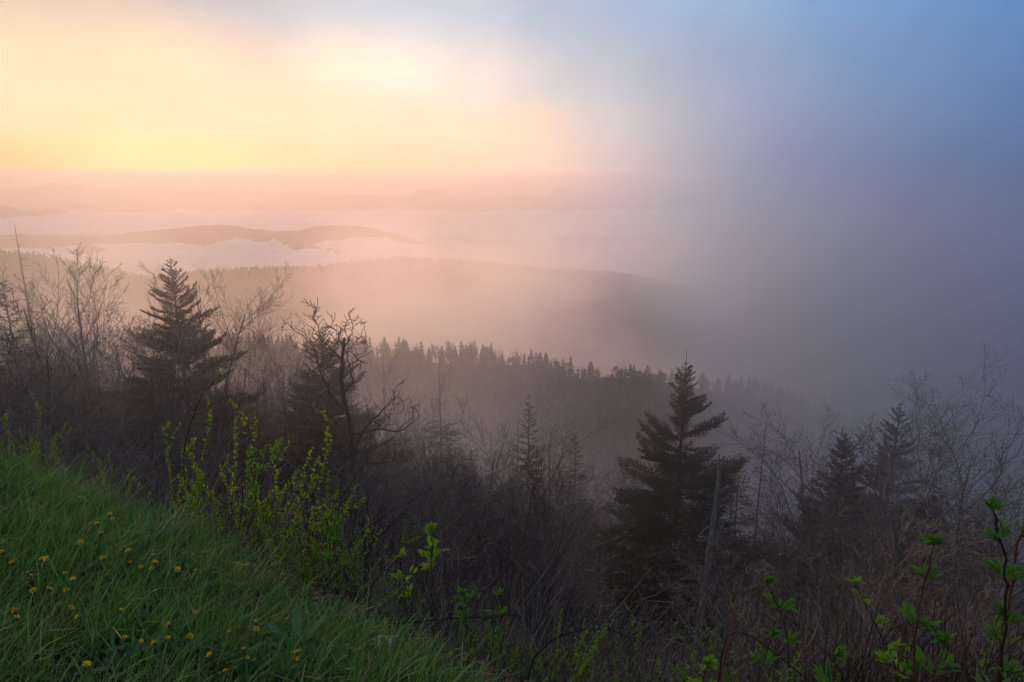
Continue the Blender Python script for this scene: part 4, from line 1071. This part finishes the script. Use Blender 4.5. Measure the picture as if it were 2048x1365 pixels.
for k in range(4000):
    if cnt >= 240: break
    y = rg.uniform(1.9, 7.5); x = rg.uniform(-.85, .85)*y
    if rg.random() < .35: y = rg.uniform(2.1, 4.); x = rg.uniform(0, .8)*y
    s_ = float(slope_d(np.array(x), np.array(y)))
    if not (.12 < s_ < 3.2) or (x < .2 and s_ < .25) or math.hypot(x, y) < 2.1: continue
    h = rg.uniform(.5, 1.25)+.45*s_; gz = H1(x, y); px, py = to_px(x, y, gz+h*.92)
    if py < np.interp(px, ex, ey)+rg.uniform(0, 90): continue
    v = rg.choice(6, p=[.26, .24, .2, .06, .14, .10]); w_ = place(px); sz = 'low' if h < 1. else 'tall'
    clump(CB[v], x, y, h, '%s clump of %s stems, %s' % (sz, {3:'pale tan', 2:'blackish', 5:'grey-brown'}.get(int(v), 'reddish'), w_),
          'dry_bush', '%s clumps of stems at the bank, %s' % (sz, w_)); cnt += 1
print('canes', cnt)
# shrubs coming into leaf
def leafy(px, py, Y, v, label, group=None, lib=None):
    rx, rz_ = ray(px, py); x = rx*Y; h = rz_*Y-H1(x, Y); clump((lib or CL)[v], x, Y, max(h, .3), label, 'leafy_shrub', group)
leafy(32, 812, 5.6, 0, 'shrub coming into small yellow-green leaf at the far left edge of the bank')
leafy(62, 862, 5.2, 2, 'low olive-green leafy shrub beside the far left leafy shrub')
leafy(5, 880, 5.0, 2, 'olive leafy shrub cut off by the left edge above the grass')
leafy(205, 895, 4.7, 2, 'sparse leafing shrub between the grass crest and the tall leafy shrub')
leafy(325, 832, 4.6, 0, 'left stem group of the tall yellow-green shrub beside the dark curved whip')
leafy(412, 818, 4.5, 1, 'tallest yellow-green leafy shrub just right of the dark curved whip')
leafy(470, 842, 4.5, 0, 'bright yellow-green leafy shrub with upright tips right of the tallest one')
leafy(552, 872, 4.4, 0, 'leafy shrub with a narrow tip, left of the round-tipped one')
leafy(600, 925, 4.2, 1, 'small leafy shrub ending in a bright green tuft')
leafy(655, 965, 4.1, 2, 'olive leafy shrub low on the right shoulder of the bank')
leafy(718, 1030, 3.8, 2, 'leafing shrub above the place where pale dead stems lean right')
leafy(640, 1080, 3.5, 2, 'low green leafing shrub at the foot of the bank edge stems')
leafy(600, 1165, 3.1, 2, 'low green leafy seedlings at the edge of the grass right of the straw hoops')
leafy(780, 1180, 3.2, 2, 'sparse leafing twigs left of the yellow-tipped upright stem')
leafy(1060, 1300, 2.9, 2, 'low leafing shrub at the bottom right of the centre stems')
leafy(1160, 1330, 2.9, 2, 'low leafing shrub at the bottom edge, centre right')
leafy(1250, 1340, 2.8, 0, 'small bright leafing shrub at the bottom edge below the grey dead trunk')
leafy(1580, 1290, 2.7, 2, 'low leafing shrub at the bottom between the elder shoots')

for k in range(26):
    px = rg.uniform(720, 2030); Y = rg.uniform(2.4, 4.2); leafy(px, rg.uniform(1275 if 1170 < px < 1560 else 1190, 1335), Y, int(rg.integers(3)), 'small budding shrub low down, '+place(px), 'budding shrubs along the bottom')
for k in range(11):
    px = rg.uniform(150, 800); Y = rg.uniform(3.4, 5.); leafy(px, np.interp(px, ex, ey)+rg.uniform(30, 130), Y, 2, 'budding shrub at the grass edge, '+place(px), 'budding shrubs at the edge of the grass')
# single whips and canes
def whip(pts2, Y, r, mat, label, group=None): return stalk('cane', pts2, [Y]*len(pts2), r, M[mat], label, 'bare stem', group=group)
whip([(362,1060),(370,980),(366,900),(380,850),(402,790),(428,764)], 4.3, .0055, 'cane', 'dark reddish whip curving right at its tip, tallest on the left bank')
whip([(1000,1300),(1025,1180),(1045,1080),(1065,990),(1085,915)], 2.9, .0055, 'redcane', 'tall straight reddish-brown whip in the centre, highest of the bare stems')
whip([(650,1150),(700,1080),(770,1030),(850,985)], 3.4, .0045, 'cane', 'dark stem arching right in front of the centre trees')
whip([(740,1170),(800,1110),(850,1070),(930,1020),(1000,1000)], 3.2, .0045, 'cane', 'long thin stem arching low towards the centre')
whip([(750,1250),(900,1238),(1040,1232)], 3.0, .005, 'dark', 'dark branch lying almost level across the centre stems')
whip([(1060,1330),(1090,1290),(1140,1262),(1220,1258),(1290,1285)], 2.7, .005, 'dark', 'dark bramble stem arched like a bow at the bottom, right of centre')
whip([(1255,1365),(1300,1290),(1340,1240),(1400,1190),(1420,1150)], 2.6, .0045, 'cane', 'thin curved stem crossing in front of the grey dead trunk')
whip([(1440,1340),(1468,1260),(1470,1215),(1455,1160),(1440,1120)], 2.5, .0055, 'redcane', 'reddish stem bending left in front of the tall clear spruce')
whip([(1560,1365),(1610,1300),(1618,1210),(1616,1160)], 2.4, .005, 'tancane', 'upright pale forked cane right of the tall clear spruce')
whip([(1600,1330),(1640,1240),(1634,1236)], 2.4, .004, 'tancane', 'short pale cane beside the upright forked cane')
whip([(1700,1365),(1640,1290),(1560,1220),(1512,1195)], 2.5, .004, 'cane', 'thin stem leaning left behind the upright forked cane')
whip([(1845,1330),(1830,1290),(1800,1220),(1785,1175)], 2.3, .004, 'tancane', 'pale thin stem leaning left in front of the foggy shrubs')
whip([(1960,1330),(1940,1280),(1915,1220),(1908,1192)], 2.3, .0045, 'tancane', 'pale bent stem left of the right-hand elder shoots')
whip([(1450,1245),(1530,1290),(1600,1345),(1620,1365)], 2.3, .005, 'cane', 'long dark stem sloping down to the right at the bottom')
whip([(880,1330),(885,1200),(883,1060)], 2.9, .004, 'tancane', 'pale straight dead stem left of the centre')
whip([(1075,1300),(1120,1190),(1150,1120)], 3.0, .0038, 'tancane', 'thin pale stem leaning right of the tall centre whip')

# elder shoots with opened leaf clusters: every leaf its own part
def shoot(pts2, Y, r, mat, label, nodes, lf='elder', size=.68, per=18):
    t, Pi, root = stalk('elder_shoot', pts2, [Y]*len(pts2) if np.isscalar(Y) else Y, r, M[mat], label, 'leafing shoot')
    L = np.concatenate([[0], np.cumsum(np.linalg.norm(np.diff(Pi, axis=0), axis=1))]); L /= L[-1]
    for f_, s_ in nodes:
        p = np.array([np.interp(f_, L, Pi[:, j]) for j in range(3)])
        for sgn in (0, math.pi):
            a0 = rg.uniform(-.5, .5)+sgn+ (1.57 if rg.random() < .4 else 0)
            m = max(3, int(per*.85+.5)); reach = .05*size*s_
            for k in range(m):
                a = a0+rg.normal(0, .55); e = R(rg.uniform(15, 75)); q = p+np.array([math.cos(a), math.sin(a), .6])*reach*rg.uniform(0, 1)*(f_ < .98)
                link('leaf', LF[lf][rg.integers(3)], t, tuple(q), leaf_rot(a, e, rg.normal(0, .6)), size*s_*rg.uniform(.7, 1.25))
    return t
shoot([(2000,1400),(2010,1200),(2012,1120),(1995,1060),(1984,1018)], 1.75, .0052, 'dark', 'dark upright elder shoot with five green leaf clusters near the right edge', [(1.,1.),(.93,.9),(.84,1.),(.74,.9),(.62,1.1),(.5,1.2),(.36,1.3),(.25,1.1)], per=14)
shoot([(1985,1400),(2005,1260),(2030,1120),(2055,1030)], 1.8, .006, 'redcane', 'tan leaning elder cane with leaf clusters crossing behind the dark shoot', [(.97,1.),(.85,.8),(.7,1.),(.56,1.1),(.42,1.),(.3,1.1)], per=12)
shoot([(1828,1400),(1832,1260),(1840,1190),(1868,1090)], 2.0, .0052, 'redcane', 'tan elder cane topped by a green leaf tuft, left of the edge pair', [(1.,1.25),(.9,.9),(.76,1.2),(.6,.9),(.5,1.1),(.36,.9)], per=13)
shoot([(1575,1400),(1580,1290),(1556,1210),(1534,1166)], 2.5, .004, 'cane', 'slim elder shoot with three small leaf clusters right of the tall clear spruce', [(1.,1.1),(.85,1.2),(.68,1.2),(.5,1.1)], per=10)
shoot([(1800,1345),(1760,1270),(1735,1215),(1708,1168)], 2.4, .0035, 'cane', 'thin stem leaning left with round green leaflets down its length', [(1.,.8),(.92,.7),(.82,.7),(.7,.8),(.58,.9),(.45,1.)], 'young', .9, per=6)
shoot([(935,1380),(938,1290),(932,1240),(928,1190)], 2.85, .0042, 'cane', 'elder shoot with spread bright leaves at its tip, bottom centre', [(1.,1.2),(.9,1.1),(.74,.9)], per=12)
shoot([(975,1380),(985,1280),(1000,1190)], 2.85, .0035, 'cane', 'small elder shoot just right of the bright-tipped centre shoot', [(1.,.9),(.8,1.),(.55,.9)], per=9)
shoot([(845,1350),(830,1240),(805,1150),(800,1112)], 3.0, .0036, 'cane', 'thin shoot with two pointed leaf pairs left of the yellow-tipped stem', [(1.,.9),(.8,1.1),(.68,.7)], 'young', .9, per=6)
shoot([(870,1350),(866,1200),(862,1120),(864,1066)], 2.95, .0042, 'cane', 'upright stem with folded yellow-green leaves hugging its tip', [(1.,1.),(.9,1.),(.82,1.1),(.74,.9)], 'young', .9, per=7)
shoot([(1405,1400),(1408,1360),(1410,1330)], 2.4, .004, 'cane', 'large bright yellow-green leaves at the bottom edge below the tall clear spruce', [(1.,1.1),(.75,.9)], 'young', 1., per=9)
shoot([(1780,1400),(1776,1350),(1772,1325)], 1.7, .004, 'cane', 'bright upright leaves at the bottom edge left of the elder canes', [(1.,.9),(.8,.8)], 'young', 1., per=8)
shoot([(1850,1400),(1880,1320),(1890,1285)], 2.0, .0036, 'cane', 'bushy green elder tuft low between the tan cane and the right edge pair', [(1.,1.2),(.85,1.4),(.65,1.4)], per=14)
shoot([(1660,1400),(1668,1340),(1672,1310)], 2.1, .0036, 'cane', 'low elder tuft at the bottom edge, left of the thin leaning stem', [(1.,1.2),(.8,1.3)], per=12)
shoot([(1500,1400),(1535,1300),(1545,1270)], 2.3, .0036, 'cane', 'low elder tuft under the slim three-cluster shoot', [(1.,1.1),(.8,1.2)], per=11)
shoot([(640,1300),(655,1180),(668,1110),(672,1085)], 3.3, .0036, 'cane', 'upright green leafy elder shoot rising from the edge of the grass', [(1.,1.),(.85,1.2),(.7,1.2),(.55,1.2)], per=10)
# withered plants near the dead trunk
for px, py in ((1385,1240),(1330,1270),(1440,1250),(1290,1285),(1220,1300)):
    p = hit(px, py+60, .0); t = empty('withered_plant', p, rg.uniform(0, 6)); g_ = Geo(); P = branch_path(np.zeros(3), np.array([.1, 0, 1]), .35, 4, .08, 0, rg); g_.tube(P, [.003, .003, .002, .002, .001], 4, 0)
    for k in range(26):
        d = unit(np.append(rg.normal(0, 1, 2), rg.normal(-.1, .2))); leaf_geo(g_, P[rg.integers(3, 5)], d, np.array([0, 0, 1.]), .06*rg.uniform(.5, 1.2), .014, 1)
    link('stem', g_.build('stem', [M['cane'], M['oldleaf']]), t); tag(t, 'small rusty brown withered plant near the foot of the grey dead trunk', 'withered plant', 'withered plants below the grey dead trunk')
